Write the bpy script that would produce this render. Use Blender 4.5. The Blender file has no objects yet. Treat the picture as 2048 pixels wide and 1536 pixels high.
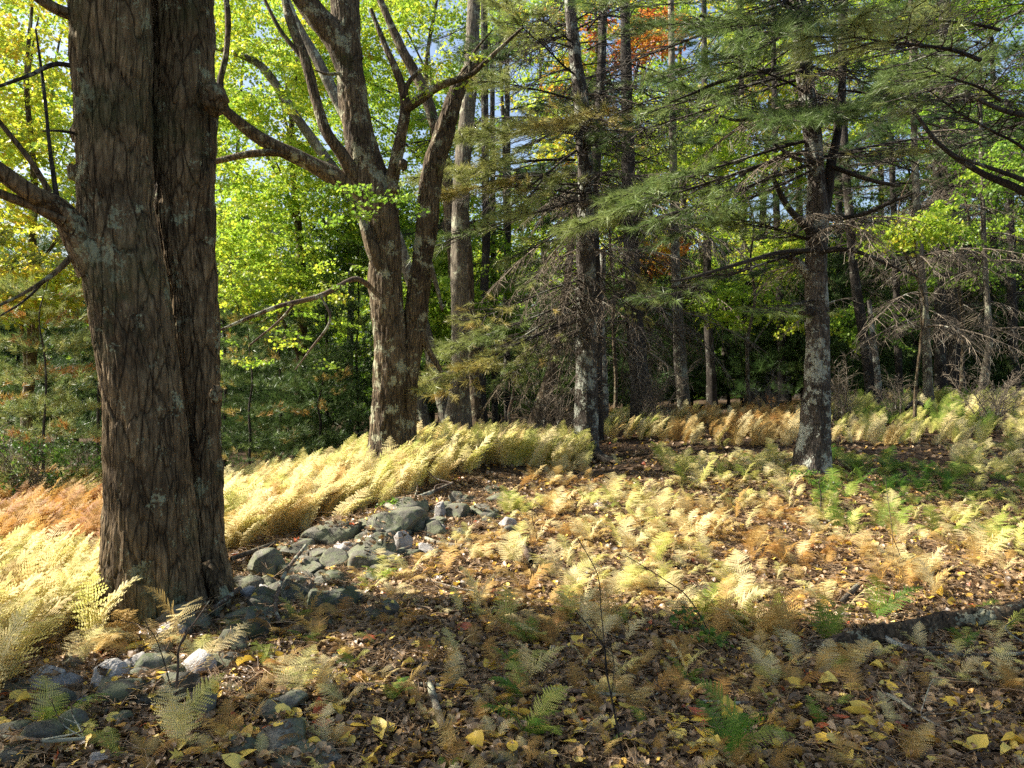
import bpy, math, random
import numpy as np
from mathutils import Vector, Matrix, Euler

rnd = random.Random(7)
nr = np.random.RandomState(7)
SC = bpy.context.scene
COL = SC.collection

# ------------------------------------------------------------------ camera, world, sun, exposure
EYE = 1.5
F = 1518.0                      # focal length in pixels of the 2048-wide photograph
cam_d = bpy.data.cameras.new('camera')
cam_d.sensor_width = 36.0
cam_d.lens = 36.0 * F / 2048.0
cam_d.clip_start = 0.05
cam_d.clip_end = 2000
cam = bpy.data.objects.new('camera', cam_d)
cam.location = (0, 0, EYE)
cam.rotation_euler = (math.radians(90), 0, 0)
COL.objects.link(cam)
SC.camera = cam

SUN_AZ = math.radians(10)       # sun stands to the left, a little beyond the camera's side
SUN_EL = math.radians(39)
S = Vector((-math.cos(SUN_AZ) * math.cos(SUN_EL), math.sin(SUN_AZ) * math.cos(SUN_EL), math.sin(SUN_EL)))
world = bpy.data.worlds.new('World')
SC.world = world
world.use_nodes = True
wn = world.node_tree
wn.nodes.clear()
sky = wn.nodes.new('ShaderNodeTexSky')
sky.sky_type = 'NISHITA'
sky.sun_disc = False
sky.sun_elevation = SUN_EL
sky.sun_rotation = math.atan2(S.x, S.y)
sky.air_density = 1.0
sky.dust_density = 2.5
sky.ozone_density = 0.6
bg = wn.nodes.new('ShaderNodeBackground')
bg.inputs['Strength'].default_value = 0.088
wo = wn.nodes.new('ShaderNodeOutputWorld')
wn.links.new(sky.outputs[0], bg.inputs[0])
wn.links.new(bg.outputs[0], wo.inputs[0])
sun_d = bpy.data.lights.new('sun', 'SUN')
sun_d.energy = 5.0
sun_d.angle = math.radians(0.55)
sun_d.color = (1.0, 0.93, 0.82)
sun = bpy.data.objects.new('sun', sun_d)
sun.rotation_euler = S.to_track_quat('Z', 'Y').to_euler()
sun.location = (-20, 4, 20)
COL.objects.link(sun)
SC.view_settings.view_transform = 'Standard'
SC.view_settings.look = 'None'
SC.view_settings.gamma = 1.0
SC.view_settings.use_curve_mapping = False
SC.view_settings.exposure = 1.52
SC.render.engine = 'CYCLES'
SC.cycles.max_bounces = 5
SC.cycles.diffuse_bounces = 3
SC.cycles.glossy_bounces = 2
SC.cycles.transmission_bounces = 4
SC.cycles.use_denoising = False
SC.cycles.sample_clamp_indirect = 6.0

# ------------------------------------------------------------------ numeric helpers
def _hash(ix, iy, iz, seed):
    h = (ix * 374761393 + iy * 668265263 + iz * 2147483647 + seed * 1274126177) & 0xFFFFFFFF
    h = ((h ^ (h >> 13)) * 1274126177) & 0xFFFFFFFF
    return ((h ^ (h >> 16)) & 0xFFFFFF) / float(0xFFFFFF)

def vnoise(x, y, z=0.0, seed=0):
    x, y, z = np.broadcast_arrays(np.asarray(x, float), np.asarray(y, float), np.asarray(z, float))
    xi = np.floor(x).astype(np.int64); yi = np.floor(y).astype(np.int64); zi = np.floor(z).astype(np.int64)
    fx = x - xi; fy = y - yi; fz = z - zi
    fx = fx * fx * (3 - 2 * fx); fy = fy * fy * (3 - 2 * fy); fz = fz * fz * (3 - 2 * fz)
    r = 0
    for a in (0, 1):
        wx = fx if a else 1 - fx
        for b in (0, 1):
            wy = fy if b else 1 - fy
            for c in (0, 1):
                wz = fz if c else 1 - fz
                r = r + wx * wy * wz * _hash(xi + a, yi + b, zi + c, seed)
    return r * 2 - 1

def fbm(x, y, z=0.0, o=4, seed=0):
    r = 0; a = 1.0; t = 0
    for k in range(o):
        r = r + a * vnoise(x * 2 ** k + 13.7 * k, y * 2 ** k, z * 2 ** k, seed + k)
        t += a; a *= 0.5
    return r / t

# ------------------------------------------------------------------ ground heights: smooth surface through known spots
def PX(px, py, D):
    return Vector(((px - 1024) / F * D, D, EYE - (py - 768) / F * D))

_ctl = [(-400,1536,2.8),(0,1536,2.8),(512,1536,2.95),(1024,1536,3.0),(1536,1536,3.0),(2048,1536,3.0),(2500,1536,3.0),
        (330,1225,4.9),(700,1215,4.9),(1024,1225,4.85),(1700,1245,4.7),(2100,1205,4.9),
        (0,1270,4.6),(-100,1170,6.0),(250,1150,6.2),(-100,1075,9.0),(300,1050,9.0),(-100,985,14),(200,975,13),(85,1005,11.5),(0,900,26),(400,940,20),
        (560,1022,9),(600,1010,9.5),(500,990,12),(700,950,14),(600,935,20),(770,938,10),(750,1118,6.3),(560,1120,6.6),(900,1010,8),(950,905,12),
        (1175,920,12),(1630,940,9),(1300,905,12),(1024,1000,8.3),(1500,1000,8),(2048,1000,8),(1300,1100,6.4),(1800,1100,6.2),
        (2048,905,11),(1365,834,20),(1700,832,16),(2048,806,18),(1855,817,16),(1500,812,26),(2048,786,30),(1000,865,16),(900,888,13),
        (0,870,50),(500,850,50),(1024,800,50),(1500,795,50),(2048,770,50),(-800,900,30),(2900,760,30),(2600,900,10)]
_c = np.array([tuple(PX(*c)) for c in _ctl] +
              [(-9,-8,-.3),(0,-8,-.05),(9,-8,.1),(-9,0,-.2),(-5,1,-.15),(5,1,0.02),(0,0.5,-.03),(9,0,.2),(-15,5,-.7),(15,5,.6),(-30,-30,-1.),(30,-30,.5),
               (-120,0,-4),(120,0,6),(0,120,0.5),(-120,120,-5),(120,120,7),(0,-80,0),(-260,300,-3),(260,300,8),(0,300,3)])
def _tps(d2):
    return np.where(d2 > 1e-9, d2 * np.log(np.maximum(d2, 1e-9)), 0) * .5
_N = len(_c)
_A = np.zeros((_N + 3, _N + 3))
_d2 = ((_c[:, None, :2] - _c[None, :, :2]) ** 2).sum(-1)
_A[:_N, :_N] = _tps(_d2) + np.eye(_N) * 0.25
_A[:_N, _N] = 1; _A[:_N, _N + 1:_N + 3] = _c[:, :2]
_A[_N:, :_N] = _A[:_N, _N:].T
_w = np.linalg.solve(_A, np.concatenate([_c[:, 2], np.zeros(3)]))
def G(x, y):
    x = np.asarray(x, float); y = np.asarray(y, float)
    sh = x.shape
    x = x.ravel(); y = y.ravel()
    out = np.zeros(len(x))
    for i in range(0, len(x), 20000):
        xs, ys = x[i:i + 20000], y[i:i + 20000]
        d2 = (xs[:, None] - _c[None, :, 0]) ** 2 + (ys[:, None] - _c[None, :, 1]) ** 2
        out[i:i + 20000] = _tps(d2) @ _w[:_N] + _w[_N] + _w[_N + 1] * xs + _w[_N + 2] * ys
    out += 0.035 * vnoise(x * 1.3, y * 1.3, 0, 5) + 0.012 * vnoise(x * 5, y * 5, 0, 6)
    return out.reshape(sh)
def g(x, y):
    return float(G(np.array([x]), np.array([y]))[0])
_scanD = np.concatenate([np.arange(2.4, 12, .04), np.arange(12, 60, .25)])
def hit(px, py):
    """ground point seen at a pixel of the photograph"""
    xs = (px - 1024) / F * _scanD
    zz = EYE - (py - 768) / F * _scanD
    gg = G(xs, _scanD)
    k = np.where(gg >= zz)[0]
    D = _scanD[k[0]] if len(k) else 30.0
    x = (px - 1024) / F * D
    return Vector((x, D, g(x, D)))
def at(px, D):
    x = (px - 1024) / F * D
    return Vector((x, D, g(x, D)))
def proj(p):
    return 1024 + p[0] / p[1] * F, 768 - (p[2] - EYE) / p[1] * F

# ------------------------------------------------------------------ object helpers
def tag(o, label=None, cat=None, group=None, kind=None):
    if label: o['label'] = label
    if cat: o['category'] = cat
    if group: o['group'] = group
    if kind: o['kind'] = kind
    return o

def thing(name, label, cat, loc, group=None):
    o = bpy.data.objects.new(name, None)
    o.empty_display_size = 0.1
    o.location = loc
    COL.objects.link(o)
    return tag(o, label, cat, group)

def mesh_from(name, V, Fc, mat, smooth=True, attrs=None):
    V = np.asarray(V, np.float32)
    me = bpy.data.meshes.new(name)
    Fc = np.asarray(Fc, np.int32)
    n = Fc.shape[1]
    me.vertices.add(len(V)); me.vertices.foreach_set('co', V.ravel())
    me.loops.add(Fc.size); me.loops.foreach_set('vertex_index', Fc.ravel())
    me.polygons.add(len(Fc))
    me.polygons.foreach_set('loop_start', np.arange(0, Fc.size, n, dtype=np.int32))
    me.polygons.foreach_set('loop_total', np.full(len(Fc), n, np.int32))
    me.update(calc_edges=True)
    if smooth: me.polygons.foreach_set('use_smooth', np.ones(len(Fc), bool))
    for k, (dom, vals) in (attrs or {}).items():
        a = me.attributes.new(k, 'FLOAT', dom)
        a.data.foreach_set('value', np.asarray(vals, np.float32))
    me.materials.append(mat)
    return me

def link(name, me, parent=None, loc=None):
    o = bpy.data.objects.new(name, me)
    COL.objects.link(o)
    if parent is not None: o.parent = parent
    if loc is not None: o.location = loc
    return o

# ------------------------------------------------------------------ materials
def newmat(name):
    m = bpy.data.materials.new(name); m.use_nodes = True
    nt = m.node_tree; nt.nodes.clear()
    return m, nt, nt.nodes.new('ShaderNodeOutputMaterial')

def node(nt, t, **kw):
    n = nt.nodes.new('ShaderNode' + t)
    for k, v in kw.items():
        if k.startswith('i_'): n.inputs[k[2:].replace('_', ' ')].default_value = v
        else: setattr(n, k, v)
    return n

def ramp(nt, stops, src):
    r = nt.nodes.new('ShaderNodeValToRGB')
    e = r.color_ramp.elements
    while len(e) < len(stops): e.new(0.5)
    for k, (p, c) in enumerate(stops):
        e[k].position = p; e[k].color = (c[0], c[1], c[2], 1)
    nt.links.new(src, r.inputs[0])
    return r.outputs[0]

def math_n(nt, op, a, b=None, clamp=False):
    n = nt.nodes.new('ShaderNodeMath'); n.operation = op; n.use_clamp = clamp
    for k, v in enumerate((a, b)):
        if v is None: continue
        if isinstance(v, (int, float)): n.inputs[k].default_value = v
        else: nt.links.new(v, n.inputs[k])
    return n.outputs[0]

def mixc(nt, fac, a, b, mode='MIX'):
    n = nt.nodes.new('ShaderNodeMix'); n.data_type = 'RGBA'; n.blend_type = mode
    for k, v in ((0, fac), (6, a), (7, b)):
        if isinstance(v, (int, float)): n.inputs[k].default_value = v
        elif isinstance(v, tuple): n.inputs[k].default_value = (v[0], v[1], v[2], 1)
        else: nt.links.new(v, n.inputs[k])
    return n.outputs[2]

def foliage_mat(name, stops, spread, trans, rough=0.5, spec=0.35, noise=0.0):
    m, nt, out = newmat(name)
    ti = node(nt, 'Attribute', attribute_type='INSTANCER', attribute_name='tint')
    v = node(nt, 'Attribute', attribute_type='GEOMETRY', attribute_name='v')
    s = math_n(nt, 'MULTIPLY_ADD', v.outputs['Fac'], spread)
    s.node.inputs[2].default_value = -spread / 2
    t = math_n(nt, 'ADD', ti.outputs['Fac'], s, True)
    if noise:
        tc = node(nt, 'TexCoord')
        nz = node(nt, 'TexNoise', i_Scale=38.0, i_Detail=3.0)
        nt.links.new(tc.outputs['Object'], nz.inputs['Vector'])
        s2 = math_n(nt, 'MULTIPLY_ADD', nz.outputs['Fac'], noise)
        s2.node.inputs[2].default_value = -noise / 2
        t = math_n(nt, 'ADD', t, s2, True)
    c = ramp(nt, stops, t)
    p = node(nt, 'BsdfPrincipled')
    p.inputs['Roughness'].default_value = rough
    p.inputs['Specular IOR Level'].default_value = spec
    nt.links.new(c, p.inputs['Base Color'])
    tr = node(nt, 'BsdfTranslucent')
    nt.links.new(mixc(nt, 0.35, c, c, 'MULTIPLY'), tr.inputs['Color']) if False else nt.links.new(c, tr.inputs['Color'])
    mx = node(nt, 'MixShader'); mx.inputs[0].default_value = trans
    nt.links.new(p.outputs[0], mx.inputs[1]); nt.links.new(tr.outputs[0], mx.inputs[2])
    nt.links.new(mx.outputs[0], out.inputs['Surface'])
    return m

M_leaf = foliage_mat('broad_leaf', [(0.0, (.045, .10, .018)), (.22, (.14, .27, .028)), (.42, (.33, .48, .045)), (.58, (.55, .58, .05)),
                                    (.72, (.66, .46, .05)), (.85, (.60, .22, .03)), (1.0, (.50, .07, .03))], .24, .60, .42, .45)
M_needle = foliage_mat('pine_needle', [(0.0, (.024, .052, .016)), (.3, (.070, .13, .036)), (.5, (.17, .24, .068)), (.68, (.34, .36, .11)), (.82, (.48, .34, .09)),
                                       (1.0, (.46, .22, .06))], .18, .32, .45, .4)
M_fern = foliage_mat('fern_blade', [(0.0, (.34, .15, .04)), (.2, (.46, .26, .07)), (.38, (.56, .39, .13)), (.55, (.78, .68, .37)), (.7, (.60, .56, .16)),
                                    (.85, (.26, .34, .05)), (1.0, (.10, .22, .03))], .28, .42, .6, .2)
M_litter = foliage_mat('fallen_leaf', [(0.0, (.045, .028, .014)), (.2, (.125, .076, .034)), (.4, (.30, .19, .095)), (.55, (.54, .38, .22)), (.66, (.50, .27, .06)), (.8, (.80, .54, .07)),
                                       (.92, (.86, .68, .16)), (1.0, (.50, .10, .04))], .08, .18, .42, .45, .10)

def bark_mat(name, dark, mid, light, lichen, lic_amt, zs=1.0, bump=0.4, sc=1.0, moss=0.0, pit=0.0):
    m, nt, out = newmat(name)
    tc = node(nt, 'TexCoord')
    mp = node(nt, 'Mapping'); mp.inputs['Scale'].default_value = (24 * sc, 24 * sc, 4.6 * zs * sc)
    nt.links.new(tc.outputs['Object'], mp.inputs[0])
    wp = node(nt, 'TexNoise', i_Scale=1.1, i_Detail=3.0)
    nt.links.new(mp.outputs[0], wp.inputs['Vector'])
    mv = mixc(nt, 0.12, mp.outputs[0], wp.outputs['Color'], 'ADD')
    vo = node(nt, 'TexVoronoi', feature='DISTANCE_TO_EDGE', i_Scale=1.0)
    nt.links.new(mv, vo.inputs['Vector'])
    cr = ramp(nt, [(0.0, (0, 0, 0)), (.10, (.45, .45, .45)), (.3, (1, 1, 1))], vo.outputs['Distance'])
    n1 = node(nt, 'TexNoise', i_Scale=3.0, i_Detail=8.0, i_Roughness=.68)
    nt.links.new(mp.outputs[0], n1.inputs['Vector'])
    c = ramp(nt, [(.25, dark), (.52, mid), (.75, light)], n1.outputs['Fac'])
    c = mixc(nt, math_n(nt, 'MULTIPLY', math_n(nt, 'SUBTRACT', 1.0, cr), .62), c, (dark[0] * .5, dark[1] * .5, dark[2] * .5))
    mp2 = node(nt, 'Mapping'); mp2.inputs['Scale'].default_value = (11 * sc, 11 * sc, 2.4 * zs * sc)
    nt.links.new(tc.outputs['Object'], mp2.inputs[0])
    wp2 = node(nt, 'TexNoise', i_Scale=1.6, i_Detail=4.0); nt.links.new(mp2.outputs[0], wp2.inputs['Vector'])
    vo2 = node(nt, 'TexVoronoi', feature='DISTANCE_TO_EDGE', i_Scale=1.0)
    nt.links.new(mixc(nt, .5, mp2.outputs[0], wp2.outputs['Color'], 'ADD'), vo2.inputs['Vector'])
    cr2 = ramp(nt, [(0.0, (0, 0, 0)), (.035, (.7, .7, .7)), (.09, (1, 1, 1))], vo2.outputs['Distance'])
    c = mixc(nt, math_n(nt, 'MULTIPLY', math_n(nt, 'SUBTRACT', 1.0, cr2), .8), c, (dark[0] * .35, dark[1] * .35, dark[2] * .35))
    # stains
    n3 = node(nt, 'TexNoise', i_Scale=1.6, i_Detail=4.0)
    nt.links.new(tc.outputs['Object'], n3.inputs['Vector'])
    st = ramp(nt, [(.38, (.36, .33, .30)), (.5, (.8, .77, .72)), (.64, (1.15, 1.12, 1.05))], n3.outputs['Fac'])
    c = mixc(nt, .8, c, st, 'MULTIPLY')
    # lichen
    n4 = node(nt, 'TexNoise', i_Scale=4.2, i_Detail=9.0, i_Roughness=.72)
    nt.links.new(tc.outputs['Object'], n4.inputs['Vector'])
    n5 = node(nt, 'TexNoise', i_Scale=60.0, i_Detail=3.0)
    nt.links.new(tc.outputs['Object'], n5.inputs['Vector'])
    lf = math_n(nt, 'ADD', n4.outputs['Fac'], math_n(nt, 'MULTIPLY', n5.outputs['Fac'], .22))
    lf = ramp(nt, [(.78 - lic_amt, (0, 0, 0)), (.81 - lic_amt, (1, 1, 1))], lf)
    c = mixc(nt, math_n(nt, 'MULTIPLY', lf, .75), c, lichen)
    if moss:
        n6 = node(nt, 'TexNoise', i_Scale=1.1, i_Detail=6.0, i_Roughness=.7)
        nt.links.new(tc.outputs['Object'], n6.inputs['Vector'])
        mf = ramp(nt, [(.60 - moss * .1, (0, 0, 0)), (.70 - moss * .1, (1, 1, 1))], n6.outputs['Fac'])
        c = mixc(nt, math_n(nt, 'MULTIPLY', mf, .55), c, (.045, .06, .02))
    p = node(nt, 'BsdfPrincipled')
    p.inputs['Roughness'].default_value = .9
    p.inputs['Specular IOR Level'].default_value = .2
    nt.links.new(c, p.inputs['Base Color'])
    hgt = math_n(nt, 'ADD', math_n(nt, 'ADD', math_n(nt, 'MULTIPLY', cr, .6), cr2), n1.outputs['Fac'])
    b = node(nt, 'Bump'); b.inputs['Strength'].default_value = bump; b.inputs['Distance'].default_value = .02
    nt.links.new(hgt, b.inputs['Height']); nt.links.new(b.outputs[0], p.inputs['Normal'])
    nt.links.new(p.outputs[0], out.inputs['Surface'])
    return m

M_bark_big = bark_mat('old_maple_bark', (.11, .075, .040), (.28, .205, .115), (.47, .365, .225), (.36, .38, .24), .09, .95, 1.0, 1.0, .9)
M_bark_maple = bark_mat('maple_bark', (.065, .046, .027), (.185, .138, .085), (.33, .265, .175), (.38, .38, .25), .12, .8, .8, 1.0, .2)
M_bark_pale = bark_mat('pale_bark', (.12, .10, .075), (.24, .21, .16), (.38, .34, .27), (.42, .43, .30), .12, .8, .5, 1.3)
M_bark_pine = bark_mat('pine_bark', (.06, .05, .04), (.15, .128, .108), (.27, .235, .20), (.42, .44, .36), .15, 1.3, .7, 1.6)
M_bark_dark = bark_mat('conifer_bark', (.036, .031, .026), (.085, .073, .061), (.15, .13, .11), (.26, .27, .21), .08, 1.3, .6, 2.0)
M_twig = bark_mat('dead_twig', (.14, .115, .085), (.30, .25, .19), (.45, .39, .31), (.40, .40, .32), .08, 1.0, .3, 2.0)
M_stick = bark_mat('dead_wood', (.08, .055, .04), (.20, .15, .115), (.36, .29, .23), (.38, .40, .30), .12, .5, .4, 3.0)

def stone_mat(name, a, b, c_, lichen, amt):
    m, nt, out = newmat(name)
    tc = node(nt, 'TexCoord'); oi = node(nt, 'ObjectInfo')
    vv = node(nt, 'VectorMath', operation='ADD')
    nt.links.new(tc.outputs['Object'], vv.inputs[0])
    sc_ = node(nt, 'VectorMath', operation='SCALE'); sc_.inputs['Scale'].default_value = 37.0
    nt.links.new(oi.outputs['Random'], sc_.inputs[0]); nt.links.new(sc_.outputs[0], vv.inputs[1])
    n1 = node(nt, 'TexNoise', i_Scale=7.0, i_Detail=10.0, i_Roughness=.7)
    nt.links.new(vv.outputs[0], n1.inputs['Vector'])
    c = ramp(nt, [(.3, a), (.5, b), (.7, c_)], n1.outputs['Fac'])
    n2 = node(nt, 'TexNoise', i_Scale=120.0, i_Detail=3.0)
    nt.links.new(vv.outputs[0], n2.inputs['Vector'])
    sp = ramp(nt, [(.35, (.55, .55, .55)), (.65, (1.25, 1.25, 1.25))], n2.outputs['Fac'])
    c = mixc(nt, .8, c, sp, 'MULTIPLY')
    n3 = node(nt, 'TexNoise', i_Scale=9.0, i_Detail=9.0, i_Roughness=.75)
    nt.links.new(vv.outputs[0], n3.inputs['Vector'])
    lf = ramp(nt, [(.60 - amt, (0, 0, 0)), (.66 - amt, (1, 1, 1))], n3.outputs['Fac'])
    c = mixc(nt, math_n(nt, 'MULTIPLY', lf, .6), c, lichen)
    p = node(nt, 'BsdfPrincipled'); p.inputs['Roughness'].default_value = .85
    p.inputs['Specular IOR Level'].default_value = .25
    nt.links.new(c, p.inputs['Base Color'])
    bu = node(nt, 'Bump'); bu.inputs['Strength'].default_value = .9; bu.inputs['Distance'].default_value = .02
    nt.links.new(math_n(nt, 'ADD', n1.outputs['Fac'], math_n(nt, 'MULTIPLY', n2.outputs['Fac'], .25)), bu.inputs['Height'])
    nt.links.new(bu.outputs[0], p.inputs['Normal'])
    nt.links.new(p.outputs[0], out.inputs['Surface'])
    return m
M_stone = stone_mat('field_stone', (.060, .055, .042), (.125, .117, .09), (.25, .24, .19), (.16, .18, .095), .12)
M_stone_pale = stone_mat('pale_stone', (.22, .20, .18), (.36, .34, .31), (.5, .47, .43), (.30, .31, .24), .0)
M_stone_moss = stone_mat('mossy_stone', (.062, .062, .048), (.12, .12, .092), (.20, .195, .15), (.075, .10, .035), .12)

def ground_mat():
    m, nt, out = newmat('forest_floor')
    tc = node(nt, 'TexCoord')
    n1 = node(nt, 'TexVoronoi', i_Scale=26.0); nt.links.new(tc.outputs['Object'], n1.inputs['Vector'])
    n2 = node(nt, 'TexNoise', i_Scale=9.0, i_Detail=9.0, i_Roughness=.75); nt.links.new(tc.outputs['Object'], n2.inputs['Vector'])
    sep = node(nt, 'SeparateColor'); nt.links.new(n1.outputs['Color'], sep.inputs[0])
    c = ramp(nt, [(0, (.018, .013, .008)), (.45, (.055, .036, .021)), (.8, (.12, .08, .045)), (1, (.20, .13, .07))], sep.outputs[0])
    c2 = ramp(nt, [(.3, (.02, .014, .009)), (.6, (.09, .055, .034)), (.8, (.16, .10, .06))], n2.outputs['Fac'])
    c = mixc(nt, .5, c, c2)
    p = node(nt, 'BsdfPrincipled'); p.inputs['Roughness'].default_value = .95
    p.inputs['Specular IOR Level'].default_value = .15
    nt.links.new(c, p.inputs['Base Color'])
    b = node(nt, 'Bump'); b.inputs['Strength'].default_value = 1.0; b.inputs['Distance'].default_value = .03
    nt.links.new(math_n(nt, 'ADD', n1.outputs['Distance'], n2.outputs['Fac']), b.inputs['Height'])
    nt.links.new(b.outputs[0], p.inputs['Normal'])
    nt.links.new(p.outputs[0], out.inputs['Surface'])
    return m
M_ground = ground_mat()

# ------------------------------------------------------------------ mesh builder for tubes and leaves
class MB:
    def __init__(s):
        s.V = []; s.Q = []; s.n = 0; s.v = []      # vertices, triangles, per-face value
    def tube(s, pts, rad, seg=5, val=0.5):
        pts = np.asarray(pts, float); rad = np.asarray(rad, float)
        k = len(pts)
        T = np.gradient(pts, axis=0); T /= np.linalg.norm(T, axis=1)[:, None] + 1e-9
        ref = np.array([0, 0, 1.]) if abs(T[0, 2]) < .9 else np.array([1., 0, 0])
        A = np.cross(T, ref); A /= np.linalg.norm(A, axis=1)[:, None] + 1e-9
        B = np.cross(T, A)
        th = np.arange(seg) / seg * 2 * math.pi
        R = pts[:, None, :] + rad[:, None, None] * (np.cos(th)[None, :, None] * A[:, None, :] + np.sin(th)[None, :, None] * B[:, None, :])
        s.V.append(R.reshape(-1, 3))
        i = np.arange(k - 1)[:, None] * seg; j = np.arange(seg)[None, :]; j2 = (j + 1) % seg
        a = (i + j + s.n).ravel(); b = (i + j2 + s.n).ravel(); c = (i + seg + j2 + s.n).ravel(); d = (i + seg + j + s.n).ravel()
        s.Q.append(np.stack([a, b, c], 1)); s.Q.append(np.stack([a, c, d], 1))
        s.v.append(np.full(2 * len(a), val)); s.n += k * seg
    def poly(s, verts, tris, val=0.5):
        s.V.append(np.asarray(verts, float)); t = np.asarray(tris, int) + s.n
        s.Q.append(t); s.v.append(np.full(len(t), val)); s.n += len(verts)
    def tris(s, V, vals):
        """V: (n,3,3) separate triangles"""
        n = len(V)
        s.V.append(V.reshape(-1, 3)); s.Q.append(np.arange(3 * n).reshape(-1, 3) + s.n)
        s.v.append(np.asarray(vals)); s.n += 3 * n
    def mesh(s, name, mat, smooth=False):
        return mesh_from(name, np.concatenate(s.V), np.concatenate(s.Q), mat, smooth, {'v': ('FACE', np.concatenate(s.v))})

def proto(name, me):
    return bpy.data.objects.new(name, me)      # never linked: only a source of geometry

# ------------------------------------------------------------------ geometry-nodes scatter
def scatter(name, P, R, Sx, idx, tint, protos, parent=None, loc=(0, 0, 0)):
    P = np.asarray(P, np.float32); n = len(P)
    me = bpy.data.meshes.new(name)
    me.vertices.add(n); me.vertices.foreach_set('co', (P - np.array(loc, np.float32)).ravel())
    a = me.attributes.new('rot', 'FLOAT_VECTOR', 'POINT'); a.data.foreach_set('vector', np.asarray(R, np.float32).ravel())
    a = me.attributes.new('scl', 'FLOAT', 'POINT'); a.data.foreach_set('value', np.asarray(Sx, np.float32))
    a = me.attributes.new('tint', 'FLOAT', 'POINT'); a.data.foreach_set('value', np.asarray(tint, np.float32))
    a = me.attributes.new('idx', 'INT', 'POINT'); a.data.foreach_set('value', np.asarray(idx, np.int32))
    o = link(name, me, parent)
    if parent is None: o.location = loc
    gt = bpy.data.node_groups.new('scatter_' + name, 'GeometryNodeTree')
    gt.interface.new_socket('Geometry', in_out='INPUT', socket_type='NodeSocketGeometry')
    gt.interface.new_socket('Geometry', in_out='OUTPUT', socket_type='NodeSocketGeometry')
    N = gt.nodes
    gi = N.new('NodeGroupInput'); go = N.new('NodeGroupOutput')
    iop = N.new('GeometryNodeInstanceOnPoints')
    iop.inputs['Pick Instance'].default_value = True
    jn = N.new('GeometryNodeJoinGeometry')
    for p in reversed(protos):
        oi = N.new('GeometryNodeObjectInfo'); oi.inputs['Object'].default_value = p
        gg = N.new('GeometryNodeGeometryToInstance')
        gt.links.new(oi.outputs['Geometry'], gg.inputs[0]); gt.links.new(gg.outputs[0], jn.inputs[0])
    def na(nm, ty):
        q = N.new('GeometryNodeInputNamedAttribute'); q.data_type = ty; q.inputs['Name'].default_value = nm
        return q.outputs['Attribute']
    gt.links.new(gi.outputs[0], iop.inputs['Points']); gt.links.new(jn.outputs[0], iop.inputs['Instance'])
    gt.links.new(na('idx', 'INT'), iop.inputs['Instance Index'])
    gt.links.new(na('rot', 'FLOAT_VECTOR'), iop.inputs['Rotation'])
    gt.links.new(na('scl', 'FLOAT'), iop.inputs['Scale'])
    gt.links.new(iop.outputs[0], go.inputs[0])
    md = o.modifiers.new('scatter', 'NODES'); md.node_group = gt
    o['kind'] = 'stuff'
    return o

# ------------------------------------------------------------------ leaf, spray, needle, fern prototypes
def maple_outline():
    a = []
    lob = [(0, 1.0), (16, .52), (40, .86), (58, .42), (88, .62), (120, .34), (160, .30)]
    L = [(math.radians(d), r) for d, r in lob]
    pts = [(math.sin(t) * r, math.cos(t) * r) for t, r in L] + [(-math.sin(t) * r, math.cos(t) * r) for t, r in reversed(L[1:])]
    return np.array([(x * .6, y * .6 + .35, 0) for x, y in pts])
MO = maple_outline()
OV = np.array([(0, 0, 0), (.2, .12, .02), (.31, .4, .03), (.24, .72, .02), (0, 1.04, -.03), (-.24, .72, .02), (-.31, .4, .03), (-.2, .12, .02)])

def leaf_tris(outline, M, fold=.12):
    V = outline.copy()
    V[:, 2] += np.abs(V[:, 0]) * fold - (V[:, 1] ** 2) * .12
    c = np.array([[0, .35, -.02]])
    V = np.concatenate([c, V])
    n = len(outline)
    T = np.array([(0, 1 + i, 1 + (i + 1) % n) for i in range(n)])
    return (V @ M[:3, :3].T) + M[:3, 3], T

def rotm(rx, ry, rz, s=1.0, t=(0, 0, 0)):
    M = np.array(Euler((rx, ry, rz)).to_matrix()) * s
    R = np.eye(4); R[:3, :3] = M; R[:3, 3] = t
    return R

def make_spray(k, nleaf=44, size=.098, L=.62, outline=MO):
    mb = MB(); r = random.Random(100 + k)
    wood = MB()
    def twig(p, ang, ln, lvl):
        n = 6
        pts = []
        q = np.array(p, float)
        for i in range(n + 1):
            pts.append(q.copy())
            ang += r.uniform(-.14, .14)
            q = q + np.array([math.cos(ang), math.sin(ang), -.10 - .12 * i / n + r.uniform(-.1, .1)]) * ln / n
        wood.tube(pts, np.linspace(.0035, .0012, n + 1) * (1.3 if lvl == 0 else .8), 3)
        return pts, ang
    main, a0 = twig((0, 0, 0), 0, L, 0)
    ends = [(p, 0.0) for p in main[1:]]
    for i in range(1, 6):
        for sg in (-1, 1):
            if r.random() < .9:
                sub, _ = twig(main[i], sg * r.uniform(.5, 1.0), L * r.uniform(.3, .5) * (1.1 - i / 8), 1)
                ends += [(p, sg * .8) for p in sub[2:]]
    for i in range(nleaf):
        p, a = ends[r.randrange(len(ends))]
        s = size * r.uniform(.55, 1.15)
        M = rotm(r.gauss(-.35, .45), r.gauss(0, .5), a - math.pi / 2 + r.uniform(-1.2, 1.2), s,
                 (p[0] + r.uniform(-.05, .05), p[1] + r.uniform(-.05, .05), p[2] + r.uniform(-.05, .03)))
        V, T = leaf_tris(outline, M)
        mb.poly(V, T, r.random())
    return mb, wood

SPRAY = []; SPRAY_ME = []
for k in range(5):
    mb, wd = make_spray(k)
    me = mb.mesh('leaf_spray', M_leaf)
    SPRAY.append(proto('leaf_spray', me)); SPRAY_ME.append((me, wd.mesh('twig', M_bark_dark)))

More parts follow.
